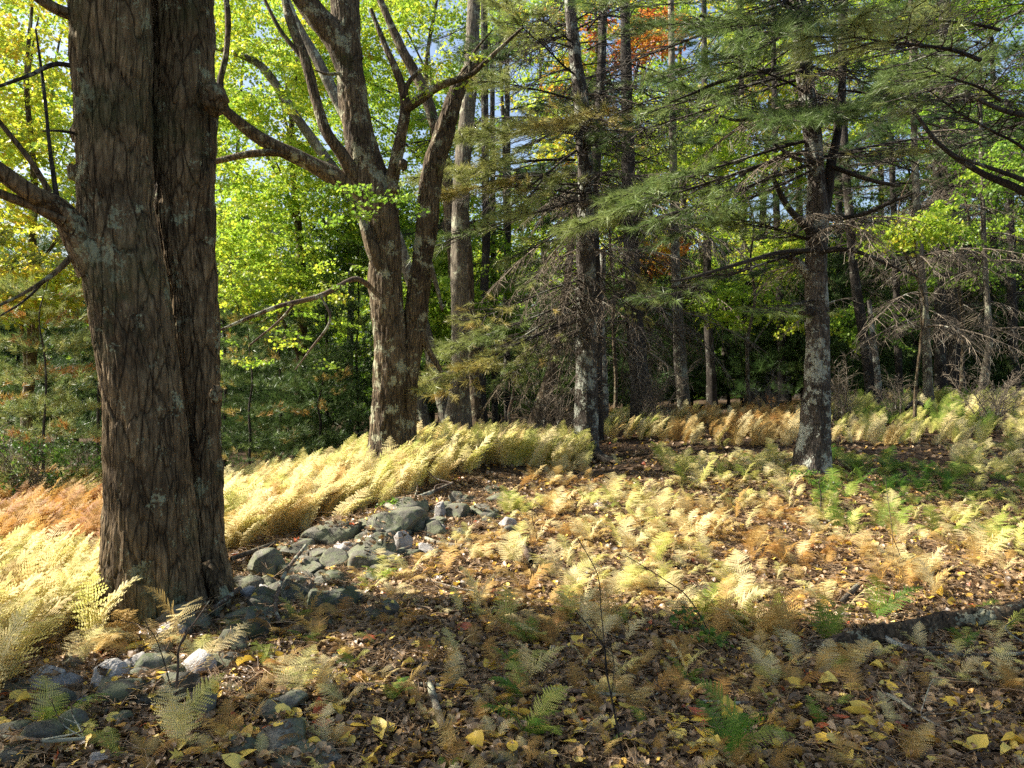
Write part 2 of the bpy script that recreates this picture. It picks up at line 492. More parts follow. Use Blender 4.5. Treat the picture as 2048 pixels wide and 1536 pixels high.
def tuft(mb, p, d, n, ln, r, w=.0016, val=None, cone=(.15, 1.0)):
    d = np.array(d, float); d /= np.linalg.norm(d) + 1e-9
    ref = np.array([0, 0, 1.]) if abs(d[2]) < .9 else np.array([1., 0, 0])
    a = np.cross(d, ref); a /= np.linalg.norm(a); b = np.cross(d, a)
    th = nr.uniform(0, 2 * math.pi, n); ph = nr.uniform(cone[0], cone[1], n)
    dirs = np.cos(ph)[:, None] * d + np.sin(ph)[:, None] * (np.cos(th)[:, None] * a + np.sin(th)[:, None] * b)
    base = np.array(p) + d * nr.uniform(-.05, .03, n)[:, None]
    l = ln * nr.uniform(.7, 1.1, n)
    tip = base + dirs * l[:, None] + np.array([0, 0, -1]) * (l * .10)[:, None]
    side = np.cross(dirs, nr.normal(size=(n, 3))); side /= np.linalg.norm(side, axis=1)[:, None] + 1e-9
    V = np.stack([base - side * w, base + side * w, tip], 1)
    v = r.random() if val is None else val
    mb.tris(V, np.clip(v + nr.uniform(-.15, .15, n), 0, 1))

def make_bough(k, ntuft, needles, ln=.09, live=.55, w=.0015, droop=.12):
    """a white-pine bough of length 1 along +x (needles scaled for a 2 m bough)"""
    r = random.Random(300 + k); nd = MB(); wd = MB()
    s = 1 / 2.1
    n = 12; pts = []; q = np.zeros(3); yaw = 0
    ph = r.uniform(0, 6)
    for i in range(n + 1):
        pts.append(q.copy()); t = i / n
        yaw += r.uniform(-.09, .09)
        q = q + np.array([math.cos(yaw), math.sin(yaw), math.sin(ph + t * 5) * .05 - droop * (t - .45)]) / n
    wd.tube(pts, np.linspace(.0095, .002, n + 1), 5)
    cand = []
    for i in range(1, n + 1):
        for sg in (-1, 1):
            if r.random() > .93: continue
            t = i / n
            l = (.36 * (1 - t * .62) + .05) * r.uniform(.5, 1.15) * (0.6 + min(1, t * 2) * .4)
            ang = sg * r.uniform(.55, 1.1); m = 6
            p = np.array(pts[i]); sp = []; a2 = ang; zz = r.uniform(-.12, .14)
            for j in range(m + 1):
                sp.append(p.copy()); a2 -= sg * .05 + r.uniform(-.1, .1)
                p = p + np.array([math.cos(a2), math.sin(a2), zz + r.uniform(-.12, .12)]) * l / m
            wd.tube(sp, np.linspace(.0046, .0018, m + 1), 3)
            for j in range(1, m + 1):
                if r.random() < .8:
                    l2 = l * r.uniform(.2, .42)
                    a3 = a2 + r.choice((-1, 1)) * r.uniform(.4, 1.0)
                    e0 = np.array(sp[j]); dv = np.array([math.cos(a3), math.sin(a3), r.uniform(-.3, .25)])
                    e1 = e0 + dv * l2 * .5; e2 = e1 + (dv + np.array([0, 0, r.uniform(-.2, .35)])) * l2 * .5
                    wd.tube([e0, e1, e2], [.0024, .0018, .0012], 3)
                    if t > 1 - live or j > 3 and t > .25: cand.append((e2, e2 - e1, t))
            if t > 1 - live: cand.append((sp[-1], np.array(sp[-1]) - sp[-2], t)); cand.append((sp[-2], np.array(sp[-1]) - sp[-2], t))
    r.shuffle(cand)
    cand = cand[:ntuft]
    for p, d, t in cand:
        patch = vnoise(p[0] * 5 + k * 7, p[1] * 5, 0, 3)
        tuft(nd, p, d / (np.linalg.norm(d) + 1e-9) + np.array([0, 0, .15]), needles, ln * s, r, w * s, val=float(np.clip(.45 + patch * .45 + (.45 if r.random() < .08 else 0), 0, 1)))
    return nd.mesh('pine_needles', M_needle), wd.mesh('pine_branch', M_bark_dark, True)

BOUGH = [make_bough(k, 74, 44, .125, .5, .0026) for k in range(5)]
BOUGH_SPARSE = [make_bough(10 + k, 26, 44, .125, .34, .0026) for k in range(4)]

def make_dead(k, drop=.5):
    r = random.Random(500 + k); wd = MB()
    n = 12; pts = []; q = np.zeros(3); yaw = 0
    for i in range(n + 1):
        pts.append(q.copy()); t = i / n
        yaw += r.uniform(-.12, .12)
        q = q + np.array([math.cos(yaw), math.sin(yaw), .12 - drop * t]) / n
    wd.tube(pts, np.linspace(.011, .002, n + 1), 4)
    def sub(p, a, l, lvl, zz):
        m = 5; sp = []; p = np.array(p); wig = .17
        for j in range(m + 1):
            sp.append(p.copy()); a += r.uniform(-wig, wig)
            zz += r.uniform(-.12, .02)
            p = p + np.array([math.cos(a), math.sin(a), zz]) * l / m
        wd.tube(sp, np.linspace(.0042, .0014, m + 1) * (1 if lvl == 1 else .7), 3)
        if lvl < 2 or (lvl == 2 and r.random() < .12):
            for j in range(1, m + 1):
                if r.random() < .5:
                    sub(sp[j], a + r.choice((-1, 1)) * r.uniform(.4, 1.1), l * r.uniform(.3, .55), lvl + 1, zz - r.uniform(0, .25))
    for i in range(1, n + 1):
        for sg in (-1, 1):
            if r.random() < .85:
                sub(pts[i], sg * r.uniform(.5, 1.15), .30 * (1.1 - i / n) + .08, 1, -drop * i / n * .7)
    return wd.mesh('dead_branch', M_twig)
DEAD = [make_dead(k, .35 + .2 * k) for k in range(4)]
DEAD_DARK = []
for k in range(4):
    _m = make_dead(20 + k, .15 + .12 * k); _m.materials[0] = M_bark_dark; DEAD_DARK.append(_m)

def make_sprig(k):
    """0.6 m of pine twig cluster for crowns farther away"""
    r = random.Random(700 + k); nd = MB()
    for i in range(10):
        t = r.random()
        p = np.array([t * .55, r.uniform(-.26, .26) * (1.1 - t * .6), r.uniform(-.05, .07)])
        d = np.array([1, p[1] * 3, .45])
        tuft(nd, p, d, 17, .14, r, .0050)
    nd.tube([(0, 0, 0), (.3, .02, .01), (.55, 0, .03)], [.006, .004, .002], 3, .0)
    return proto('pine_sprig', nd.mesh('pine_sprig', M_needle))
SPRIG = [make_sprig(k) for k in range(4)]

def make_frond(r, L=.5, detail=7, npin=20, curl=.0, up=False, wide=.27):
    """one fern frond starting at the origin, leaning to +x"""
    mb = MB()
    n = npin; lean = r.uniform(.35, .9); pts = []; q = np.zeros(3); a = math.pi / 2 - lean * .35
    dr = (r.uniform(.45, 1.15) if up else r.uniform(1.0, 2.0)) + curl
    for i in range(n + 1):
        pts.append(q.copy()); t = i / n
        a -= dr / n * (.3 + t * 1.2)
        q = q + np.array([math.cos(a), 0, math.sin(a)]) * L / n
    pts = np.array(pts); V = []; val = []
    base = r.random()
    mb.tube(pts[::2], np.linspace(.0022, .0007, len(pts[::2])), 3, base * .6)
    roll = r.uniform(-.5, .5)
    for i in range(2, n):
        t = (i - 2) / (n - 2)
        w = L * wide * math.sin(math.pi * min(1, (t * .85 + .17))) ** .8 * r.uniform(.85, 1.1)
        T = pts[min(i + 1, n)] - pts[i - 1]; T /= np.linalg.norm(T)
        U = np.array([-T[2], 0, T[0]])
        for sg in (-1, 1):
            if r.random() < .04: continue
            side = np.array([0, sg, 0]) * math.cos(roll * .3) + U * (r.uniform(-.25, .25) - curl * .5) + T * .38
            side /= np.linalg.norm(side)
            p0 = pts[i]; v0 = base + r.uniform(-.12, .12) + (t - .5) * .2
            if detail:
                m = detail
                pw = L / n * .74
                nrm = np.cross(side, T)
                prev = p0
                for j in range(m):
                    f = j / m
                    c0 = p0 + side * w * f + U * (-.10 * w * f * f)
                    l = pw * (1 - f * .75) * 1.15
                    tip = c0 + T * l + side * l * .45
                    tip2 = c0 - T * l + side * l * .35
                    e = side * w / m * .80
                    V.append([c0, c0 + e, tip]); V.append([c0, tip2, c0 + e])
                    val += [v0, v0]
            else:
                pw = L / n * .55; tip = p0 + side * w + U * (-.1 * w)
                mid = p0 + side * w * .4
                V.append([p0, mid - T * pw, tip]); V.append([p0, tip, mid + T * pw]); val += [v0, v0]
    mb.tris(np.array(V), np.clip(val, 0, 1))
    return mb

def make_fern(k, nf, L, detail, npin, spread=1.0, lay=0.0, curl=0.0, up=False):
    r = random.Random(900 + k); mb = MB()
    for i in range(nf):
        f = make_frond(r, L * r.uniform(.65, 1.1), detail, npin, curl * r.random(), up and i < 5, .20 if up else .25)
        V = np.concatenate(f.V)
        yaw = r.uniform(-1.0, 1.0) * math.pi * spread
        M = rotm(r.uniform(-.15, .15), lay * r.uniform(.4, 1.0), yaw)
        V = V @ M[:3, :3].T + np.array([r.uniform(-.05, .05), r.uniform(-.05, .05), -.01])
        mb.V.append(V); mb.Q.append(np.concatenate(f.Q) + mb.n); mb.v.append(np.concatenate(f.v)); mb.n += len(V)
    return mb.mesh('fern', M_fern)
FERN_NEAR = [make_fern(k, n, L, 8, 22, 1.0, lay, cu) for k, (n, L, lay, cu) in enumerate([(3, .42, .15, .2), (4, .38, .3, .6), (2, .48, .1, 0), (3, .34, .5, 1.2), (5, .36, .25, .3), (1, .5, .2, .2)])]
FERN_TALL = [make_fern(20 + k, 5, .60, 5, 22, .5, -.12, .1, True) for k in range(4)]
FERN_DRY = [make_fern(40 + k, 8, .30, 5, 16, 1.0, .6, 1.8) for k in range(3)]
P_FERN = [proto('fern', m) for m in FERN_NEAR + FERN_TALL + FERN_DRY]      # 0-5 near, 6-9 tall, 10-12 dry

def make_fallen(k):
    r = random.Random(1200 + k); mb = MB()
    base = OV if k % 2 == 0 else MO
    if k >= 4: base = OV * np.array([1.25, .9, 1])
    cu = [.25, .5, .9, -.5, .1, .6, 1.4, .3][k % 8]
    V = base.copy()
    V = np.concatenate([[[0, .45, 0]], V]); m = len(base)
    # finer: ring at half way
    half = (V[1:] + V[0]) / 2
    W = np.concatenate([V[:1], half, V[1:]])
    x, y = W[:, 0].copy(), W[:, 1] - .45
    W[:, 2] = cu * (x ** 2) * 1.5 + cu * .5 * y * y * (1 if k % 3 else -1) + np.array([r.uniform(-.04, .04) for _ in W])
    W[:, 1] = y
    W[:, 2] -= W[:, 2].min()
    T = []
    for i in range(m):
        j = (i + 1) % m
        T += [(0, 1 + i, 1 + j), (1 + i, 1 + m + i, 1 + m + j), (1 + i, 1 + m + j, 1 + j)]
    mb.poly(W, T, .5)
    if k < 6: mb.tube([(0, -.45, .02), (.03, -.62, .04), (.08, -.8, .02)], [.012, .01, .012], 3, .3)
    return mb.mesh('fallen_leaf', M_litter, True)
FALLEN = [make_fallen(k) for k in range(8)]
P_FALLEN = [proto('fallen_leaf', m) for m in FALLEN]
def make_debris(k):
    r = random.Random(1400 + k); mb = MB()
    for i in range(7 + k):
        a = r.uniform(0, 6.28); p = np.array([r.uniform(-.1, .1), r.uniform(-.1, .1), r.uniform(0, .02)]); l = r.uniform(.03, .14)
        q = p + np.array([math.cos(a), math.sin(a), r.uniform(-.05, .2)]) * l * .5
        e = q + np.array([math.cos(a + r.uniform(-.6, .6)), math.sin(a), r.uniform(-.2, .1)]) * l * .5
        mb.tube([p, q, e], [.0016, .0014, .0008], 3, r.random())
    return mb.mesh('debris', M_litter)
P_DEBRIS = [proto('debris', make_debris(k)) for k in range(4)]

# ------------------------------------------------------------------ ground sheet
def build_ground():
    nx, ny = 420, 420
    u = np.linspace(-1, 1, nx); v = np.linspace(0, 1, ny)
    X = np.sinh(u * 5.0) / math.sinh(5.0) * 320
    Y = -60 * (1 - v) ** 3 * 1.0 + 0
    vv = np.linspace(-1, 1, ny)
    Y = 6 + np.sinh(vv * 5.0) / math.sinh(5.0) * 400
    XX, YY = np.meshgrid(X, Y)
    ZZ = G(XX, YY)
    V = np.stack([XX, YY, ZZ], -1).reshape(-1, 3)
    i = np.arange(ny - 1)[:, None] * nx + np.arange(nx - 1)[None, :]
    i = i.ravel()
    Fq = np.stack([i, i + 1, i + nx + 1, i + nx], 1)
    o = link('ground', mesh_from('ground', V, Fq, M_ground))
    tag(o, kind='structure')
build_ground()

# ------------------------------------------------------------------ trunks
def catmull(P, n):
    P = np.asarray(P, float)
    P = np.concatenate([[2 * P[0] - P[1]], P, [2 * P[-1] - P[-2]]])
    m = len(P) - 3
    t = np.linspace(0, m - 1e-6, n); i = t.astype(int); f = (t - i)[:, None]
    a, b, c, d = P[i], P[i + 1], P[i + 2], P[i + 3]
    return .5 * ((2 * b) + (-a + c) * f + (2 * a - 5 * b + 4 * c - d) * f * f + (-a + 3 * b - 3 * c + d) * f ** 3)

def path_px(path):
    """[(px,py,D,width_px)] -> world points and radii"""
    return [(*PX(p[0], p[1], p[2]), p[3] / F * p[2] / 2) for p in path]

def stem_mesh(name, path, mat, base, seg=24, n=60, rough=.06, furrow=.0, ffreq=14., zf=1.4, seed=0, flare=0.0, lobes=0.0, extra=None):
    K = catmull(np.array(path), n)
    pts, rad = K[:, :3], np.maximum(K[:, 3], .002)
    T = np.gradient(pts, axis=0); T /= np.linalg.norm(T, axis=1)[:, None]
    ref = np.array([0, 1., 0]) if abs(T[:, 1]).max() < .8 else np.array([1., 0, .3])
    A = np.cross(np.broadcast_to(ref, T.shape), T); A /= np.linalg.norm(A, axis=1)[:, None]
    B = np.cross(T, A)
    s = np.concatenate([[0], np.cumsum(np.linalg.norm(np.diff(pts, axis=0), axis=1))])
    th = np.arange(seg) / seg * 2 * math.pi
    C, Sn = np.cos(th)[None, :], np.sin(th)[None, :]
    R = rad[:, None] * np.ones((1, seg))
    ss = s[:, None] * np.ones((1, seg))
    R = R * (1 + rough * 2 * vnoise(C * 1.3 + seed, Sn * 1.3, ss * 1.2, seed) + rough * vnoise(C * 3, Sn * 3, ss * 4, seed + 3))
    if lobes:
        R = R * (1 + lobes * np.exp(-ss / .5) * vnoise(C * 2.4 + seed, Sn * 2.4, ss * .4, seed + 9))
    if flare:
        R = R * (1 + flare * np.exp(-ss / (rad[0] * 1.1)))
    if furrow:
        r0 = rad.mean()
        a1 = C * r0 * ffreq; b1 = Sn * r0 * ffreq; c1 = ss * zf
        wx = vnoise(a1 * .5, b1 * .5, c1 * 1.5, seed + 20) * .7
        f1 = np.abs(vnoise(a1 + wx, b1 + wx, c1, seed + 21))
        f2 = np.abs(vnoise(a1 * 2.1 + wx, b1 * 2.1, c1 * 2.2, seed + 22))
        f3 = vnoise(a1 * 5, b1 * 5, c1 * 8, seed + 23)
        R = R + furrow * (np.minimum(f1 * 2.6, 1) - 1 + .6 * (np.minimum(f2 * 2.4, 1) - 1) + .22 * f3)
    V = pts[:, None, :] + R[:, :, None] * (C[:, :, None] * A[:, None, :] + Sn[:, :, None] * B[:, None, :])
    if extra is not None: V = extra(V)
    V = V.reshape(-1, 3) - np.array(base)
    i = np.arange(n - 1)[:, None] * seg; j = np.arange(seg)[None, :]; j2 = (j + 1) % seg
    Fq = np.stack([(i + j).ravel(), (i + j2).ravel(), (i + seg + j2).ravel(), (i + seg + j).ravel()], 1)
    # end caps as quads folded to the ring centre
    me = mesh_from(name, V, Fq, mat)
    return me

def stem(name, path_w, mat, root, **kw):
    return link(name, stem_mesh(name, path_w, mat, root.location, **kw), root)

def branch_px(root, path, mat, seg=9, n=22, **kw):
    kw.setdefault('rough', .07)
    return stem('branch', path_px(path), mat, root, seg=seg, n=n, **kw)

def align(p0, p1, roll=0.0, scale=None):
    p0 = Vector(p0); p1 = Vector(p1); d = p1 - p0; L = d.length
    x = d.normalized(); z = Vector((0, 0, 1)); y = z.cross(x)
    if y.length < 1e-3: y = Vector((0, 1, 0))
    y.normalize(); z = x.cross(y)
    M = Matrix((x, y, z)).transposed().to_4x4() @ Matrix.Rotation(roll, 4, 'X')
    M = M @ Matrix.Scale(scale or L, 4)
    M.translation = p0
    return M

def add_bough(root, p0, p1, kind='live', tint=.4, scale=None, roll=None):
    """branch (wood) with its needles as the sub-part"""
    roll = rnd.uniform(-.25, .25) if roll is None else roll
    M = align(Vector(p0) - root.location, Vector(p1) - root.location, roll, scale)
    if kind in ('dead', 'bare'):
        o = bpy.data.objects.new('dead_branch' if kind == 'dead' else 'bare_branch', rnd.choice(DEAD if kind == 'dead' else DEAD_DARK)); COL.objects.link(o); o.parent = root; o.matrix_local = M
        return o
    nd, wd = rnd.choice(BOUGH if kind == 'live' else BOUGH_SPARSE)
    o = bpy.data.objects.new('branch', wd); COL.objects.link(o); o.parent = root; o.matrix_local = M
    q = bpy.data.objects.new('needles', nd); COL.objects.link(q); q.parent = o; q['tint'] = tint
    q['kind'] = 'stuff'
    return o

def trunk_at(path, z):
    """point on a world path (x,y,z,r) at height z"""
    P = catmull(np.array(path), 60)
    k = int(np.argmin(np.abs(P[:, 2] - z)))
    return Vector(P[k, :3]), P[k, 3]

# shading control for foliage above the picture: where its shadow would land
def shadow_xy(p, zg=0.25):
    t = (p[2] - zg) / S.z
    return p[0] - S.x * t, p[1] - S.y * t
def in_frame(p, m=0):
    if p[1] < .5: return False
    u, v = proj(p)
    return -m < u < 2048 + m and -m < v < 1536 + m
def lit_zone(x, y):
    """ground that the photograph shows in full sun"""
    if x < -1.2 and 2.4 < y < 11.5: return not (-2.0 < x and y < 5.4)
    if x >= -1.2 and 4.75 + .12 * max(0, x) < y < 11.5: return True
    return False
FLECKS = [(-.5, 3.85, .4), (2.0, 3.2, .25), (-1.45, 4.6, .3), (-1.8, 3.5, .3)]
def blocks(p):
    sx, sy = shadow_xy(p)
    for fx, fy, fr in FLECKS:
        if math.hypot(sx - fx, sy - fy) < fr + .12 and not in_frame(p, -40): return True
    return lit_zone(*shadow_xy(p)) and not in_frame(p, -40)

# ------------------------------------------------------------------ the wide double-stemmed maple in front
def burl(name, root, px, py, D, w, mat, seed=1, ez=1.2):
    n, m = 20, 16
    th = np.linspace(0, 2 * math.pi, n, endpoint=False); ph = np.linspace(.02, math.pi - .02, m)
    C = np.sin(ph)[:, None] * np.cos(th)[None]; Sn = np.sin(ph)[:, None] * np.sin(th)[None]; Z = np.cos(ph)[:, None] * np.ones((1, n))
    r = w / F * D / 2 * (1 + .22 * vnoise(C * 2.2, Sn * 2.2, Z * 2.2, seed) + .12 * vnoise(C * 6, Sn * 6, Z * 6, seed + 1))
    V = np.stack([C * r, Sn * r, Z * r * ez], -1).reshape(-1, 3) + np.array(PX(px, py, D)) - np.array(root.location)
    i = np.arange(m - 1)[:, None] * n; j = np.arange(n)[None]; j2 = (j + 1) % n
    Fq = np.stack([(i + j).ravel(), (i + n + j).ravel(), (i + n + j2).ravel(), (i + j2).ravel()], 1)
    return link(name, mesh_from(name, V, Fq, mat), root)

big = thing('maple_tree', 'huge old maple with two fused rough trunks in the left foreground', 'tree', at(320, 4.9))
BL = [(300,1290,4.82,225),(300,1215,4.82,196),(301,1130,4.8,178),(300,1000,4.8,166),(292,800,4.8,154),(266,650,4.8,154),(245,540,4.8,160),(230,430,4.8,144),(228,300,4.8,138),(224,100,4.8,144),(223,-120,4.8,142),(215,-500,4.75,130),(200,-900,4.7,100)]
BR = [(412,1235,5.2,128),(408,1170,5.24,112),(398,1070,5.24,98),(394,900,5.24,94),(388,700,5.24,100),(378,560,5.22,104),(366,440,5.18,116),(368,280,5.16,128),(364,100,5.16,128),(364,-120,5.16,126),(375,-500,5.1,110),(395,-900,5.2,80)]
stem('trunk', path_px(BL), M_bark_big, big, seg=240, n=600, rough=.045, furrow=.012, ffreq=36, zf=3.0, seed=4, lobes=.22)
stem('trunk', path_px(BR), M_bark_big, big, seg=190, n=560, rough=.06, furrow=.012, ffreq=36, zf=3.0, seed=9, lobes=.2)
stem('root_flange', path_px([(228,1290,4.95,100),(226,1200,4.95,74),(229,1080,4.95,58),(234,980,4.95,50),(246,880,4.9,42),(262,800,4.85,30)]), M_bark_big, big, seg=80, n=200, rough=.08, furrow=.016, ffreq=16, zf=1.2, seed=14)
stem('root', path_px([(418,1130,5.1,44),(440,1185,5.0,36),(458,1225,4.92,24),(480,1252,4.85,12)]), M_bark_big, big, seg=40, n=60, rough=.08, furrow=.01, ffreq=20, seed=15)
for rp in ([(250,1150,4.82,50),(228,1240,4.7,40),(200,1290,4.5,24),(180,1320,4.4,10)], [(320,1130,4.78,50),(330,1215,4.66,44),(340,1275,4.55,26),(350,1305,4.45,10)], [(372,1120,4.95,44),(396,1215,4.82,34),(430,1265,4.55,20),(450,1290,4.5,8)]):
    stem('root', path_px(rp), M_bark_big, big, seg=36, n=70, rough=.1, furrow=.01, ffreq=30, zf=3, seed=int(rp[0][0]))
burl('burl', big, 428, 196, 4.98, 50, M_bark_big, 2, 1.35)
burl('burl', big, 158, 268, 4.75, 36, M_bark_big, 5, 1.2)
burl('burl', big, 150, 345, 4.75, 30, M_bark_big, 6, 1.2)
burl('burl', big, 432, 790, 4.98, 24, M_bark_big, 7, 1.6)
for pth in ([(200,530,4.7,90),(160,480,4.62,62),(120,420,4.5,46),(60,385,4.35,38),(-10,335,4.2,34),(-140,230,3.9,26)],
            [(128,440,4.5,30),(70,412,4.4,24),(0,386,4.3,20),(-90,340,4.2,14)],
            [(114,400,4.5,12),(100,300,4.5,8),(88,180,4.55,7),(72,60,4.6,4)],
            [(100,385,4.48,13),(60,320,4.4,12),(0,245,4.3,10),(-60,170,4.2,8)],
            [(160,135,4.7,12),(110,128,4.6,10),(60,150,4.5,8),(0,172,4.4,7),(-50,190,4.3,5)],
            [(165,270,4.7,8),(120,262,4.6,5),(85,262,4.6,3)],
            [(165,490,4.7,16),(110,545,4.55,11),(50,585,4.4,8),(0,610,4.3,6),(-60,640,4.2,4)],
            [(100,550,4.55,7),(50,600,4.45,5),(0,632,4.4,4)],
            [(180,40,4.75,30),(120,22,4.6,24),(60,-15,4.5,20),(0,-60,4.4,18)]):
    branch_px(big, pth, M_bark_big if pth[0][3] > 12 else M_bark_dark, furrow=.004 if pth[0][3] > 25 else 0, ffreq=20, seg=20 if pth[0][3] > 25 else 6, n=60 if pth[0][3] > 25 else 24)
# crown of the big tree, above the picture: keeps only foliage over the shaded foreground
def crown(root, blobs, tint, tsp, n, smin=.8, smax=1.4, filt=None, name='crown', protos=None, spread_rot=.5):
    P = []; R = []; Sz = []; T = []; I = []
    tot = sum(b[3] for b in blobs)
    for c, rr, dt, w in blobs:
        k = int(n * w / tot)
        q = nr.normal(size=(k, 3)); q /= np.linalg.norm(q, axis=1)[:, None]
        q *= nr.uniform(.15, 1, (k, 1)) ** .45
        # clumpy: drop where low-frequency noise is low
        pts = np.array(c) + q * np.array(rr)
        nz = vnoise(pts[:, 0] * 1.1, pts[:, 1] * 1.1, pts[:, 2] * 1.1, 77)
        pts = pts[nz > -.08]
        for p in pts:
            if filt and not filt(p): continue
            P.append(p); R.append((nr.uniform(-.3, .3), nr.uniform(-spread_rot, spread_rot) + .2, nr.uniform(0, 2 * math.pi)))
            Sz.append(nr.uniform(smin, smax)); T.append(tint + dt + nr.normal() * tsp); I.append(nr.randint(0, len(protos or SPRAY)))
    T = np.clip(np.array(T) + 0.10 * vnoise(np.array(P)[:, 0] * .7, np.array(P)[:, 1] * .7, np.array(P)[:, 2] * .7, 55), 0.02, .98)
    return scatter(name, P, R, Sz, I, T, protos or SPRAY, root, root.location)
bigblobs = [((-5.2, 3.6, 7.2), (2.6, 2.0, 1.7), 0, 3), ((-3.0, 4.2, 6.5), (2.0, 1.5, 1.6), 0, 1.5), ((-7.5, 3.8, 6.6), (2.2, 1.8, 2.2), 0, 2), ((-1.2, 3.2, 6.6), (2.2, 1.6, 1.2), 0, 1.2)]
crown(big, bigblobs, .35, .05, 1500, 1.2, 1.9, lambda p: not in_frame(p, 60) and not blocks(p))

# ------------------------------------------------------------------ forked maple in the middle distance
mid = thing('maple_tree', 'forked lichen-spotted maple standing in the golden ferns left of centre', 'tree', at(780, 10))
MA = [(772,975,10,100),(774,900,10,76),(777,800,10,66),(780,680,10,66),(772,560,10,68),(768,480,10,64),(756,410,10,76),(735,330,10,66),(712,240,10,60),(698,120,10,56),(690,0,10,60),(684,-120,10,56),(680,-300,10,40)]
MBp = [(818,960,10.15,56),(816,860,10.15,38),(820,740,10.15,40),(834,620,10.15,50),(848,500,10.1,44),(858,400,10.1,46),(868,330,10.1,44),(888,270,10.1,42),(908,200,10.1,34),(930,150,10.1,26),(965,118,10.1,16)]
stem('trunk', path_px(MA), M_bark_maple, mid, seg=90, n=280, rough=.05, furrow=.014, ffreq=26, zf=2.6, seed=31, flare=.25)
stem('trunk', path_px(MBp), M_bark_maple, mid, seg=70, n=240, rough=.07, furrow=.014, ffreq=26, zf=2.6, seed=35, flare=.2)
for pth in ([(725,385,9.95,46),(690,365,9.9,40),(645,340,9.8,34),(600,315,9.7,31),(540,288,9.6,27),(490,255,9.5,24),(448,218,9.4,20)],
            [(452,222,9.4,16),(440,170,9.4,14),(452,110,9.4,12),(456,40,9.4,12),(448,-40,9.4,10)],
            [(610,318,9.7,20),(560,306,9.6,16),(500,308,9.5,15),(425,324,9.4,12),(380,330,9.3,9)],
            [(715,370,9.9,32),(690,320,9.8,28),(655,265,9.7,24),(632,200,9.7,21),(610,120,9.7,20),(580,40,9.7,19),(560,-40,9.7,16)],
            [(700,130,10,58),(670,75,9.9,52),(630,30,9.8,48),(590,-30,9.7,44),(540,-120,9.6,36)],
            [(775,390,10,36),(788,340,9.9,28),(800,280,9.8,24),(810,215,9.75,22),(800,160,9.7,17),(770,90,9.7,13),(742,18,9.7,9)],
            [(810,218,9.75,22),(840,198,9.7,19),(880,172,9.6,16),(940,150,9.5,11),(975,120,9.45,9),(1045,55,9.4,5)],
            [(806,195,9.7,13),(818,165,9.7,10),(842,138,9.7,8)],
            [(770,560,9.9,26),(745,500,9.8,26),(728,450,9.8,20),(712,420,9.8,14)],
            [(600,110,9.7,10),(560,60,9.7,9),(530,0,9.7,7)],
            [(940,150,9.5,8),(945,110,9.5,5),(985,60,9.5,3)],
            [(690,145,9.9,8),(655,148,9.8,6),(630,140,9.8,3)],
            [(850,490,10.1,12),(870,560,10,10),(885,620,9.9,6)],
            [(840,660,10.1,18),(858,700,10.1,12),(884,745,10.1,9)]):
    big_ = pth[0][3] > 22
    branch_px(mid, pth, M_bark_maple, furrow=.006 if big_ else 0, ffreq=24, seg=24 if big_ else 7, n=90 if big_ else 26, seed=int(pth[0][0]))
for pth in ([(745,575,9.95,13),(715,558,9.8,11),(690,565,9.7,10),(640,592,9.5,10),(560,612,9.3,9),(500,635,9.2,8),(432,664,9.1,5)],
            [(590,604,9.4,6),(560,640,9.4,5),(500,690,9.4,4)], [(640,590,9.5,5),(660,640,9.4,5),(620,700,9.4,4),(590,740,9.4,2)]):
    o = branch_px(mid, pth, M_stick); o.name = 'dead_branch'
burl('burl', mid, 786, 378, 9.85, 26, M_bark_maple, 8, 1.0)
burl('burl', mid, 806, 330, 9.75, 18, M_bark_maple, 9, 1.3)
def sprays(root, pts, tint, ts=.06, smin=.5, smax=.8):
    for k, (px, py, D) in enumerate(pts):
        i = rnd.randrange(5)
        me, wd = SPRAY_ME[i]
        M = Matrix.Translation(PX(px, py, D) - root.location) @ Euler((rnd.uniform(-.2, .2), rnd.uniform(-.05, .3), rnd.uniform(0, 6.28))).to_matrix().to_4x4() @ Matrix.Scale(rnd.uniform(smin, smax), 4)
        t = bpy.data.objects.new('twig', wd); COL.objects.link(t); t.parent = root; t.matrix_local = M
        q = bpy.data.objects.new('leaves', me); COL.objects.link(q); q.parent = t; q['tint'] = tint + rnd.uniform(-ts, ts); q['kind'] = 'stuff'
sprays(mid, [(rnd.uniform(680, 870), 372 + rnd.uniform(-10, 62), rnd.uniform(8.6, 9.2)) for _ in range(14)], .30)
sprays(mid, [(850,150,9.5),(880,120,9.5),(905,100,9.4),(870,165,9.5),(920,90,9.5),(835,110,9.6),(895,140,9.5)], .48)
sprays(mid, [(rnd.uniform(430, 700), rnd.uniform(480, 720), rnd.uniform(9.0, 11.5)) for _ in range(30)], .42, .12)

# ------------------------------------------------------------------ other trees with their own trunks
def grow(px, D, w, top, bend, lean=0.0, seed=0, base_flare=.3):
    """world path for a trunk from its base pixel column up to height top"""
    b = at(px, D); r = w / F * D / 2; P = []
    q = random.Random(seed)
    for k in range(7):
        t = k / 6
        P.append((b.x + lean * t * top + q.uniform(-bend, bend) * t, b.y + q.uniform(-bend, bend) * t, b.z - .15 + t * top, r * (1 - .72 * t ** 1.2)))
    return P
def add_twigs(root, path, z0, z1, n, kinds, lmin, lmax, tint=.35, down=.1, side=None, dmax=None):
    for i in range(n):
        z = rnd.uniform(z0, z1) + root.location.z
        p, r = trunk_at(path, z)
        a = rnd.uniform(0, 2 * math.pi) if side is None else rnd.gauss(side, .8)
        L = rnd.uniform(lmin, lmax)
        tip = p + Vector((math.cos(a), math.sin(a), -down + rnd.uniform(-.25, .2))) * L
        add_bough(root, p, tip, rnd.choice(kinds), min(1, max(0, tint + rnd.gauss(0, .10))))

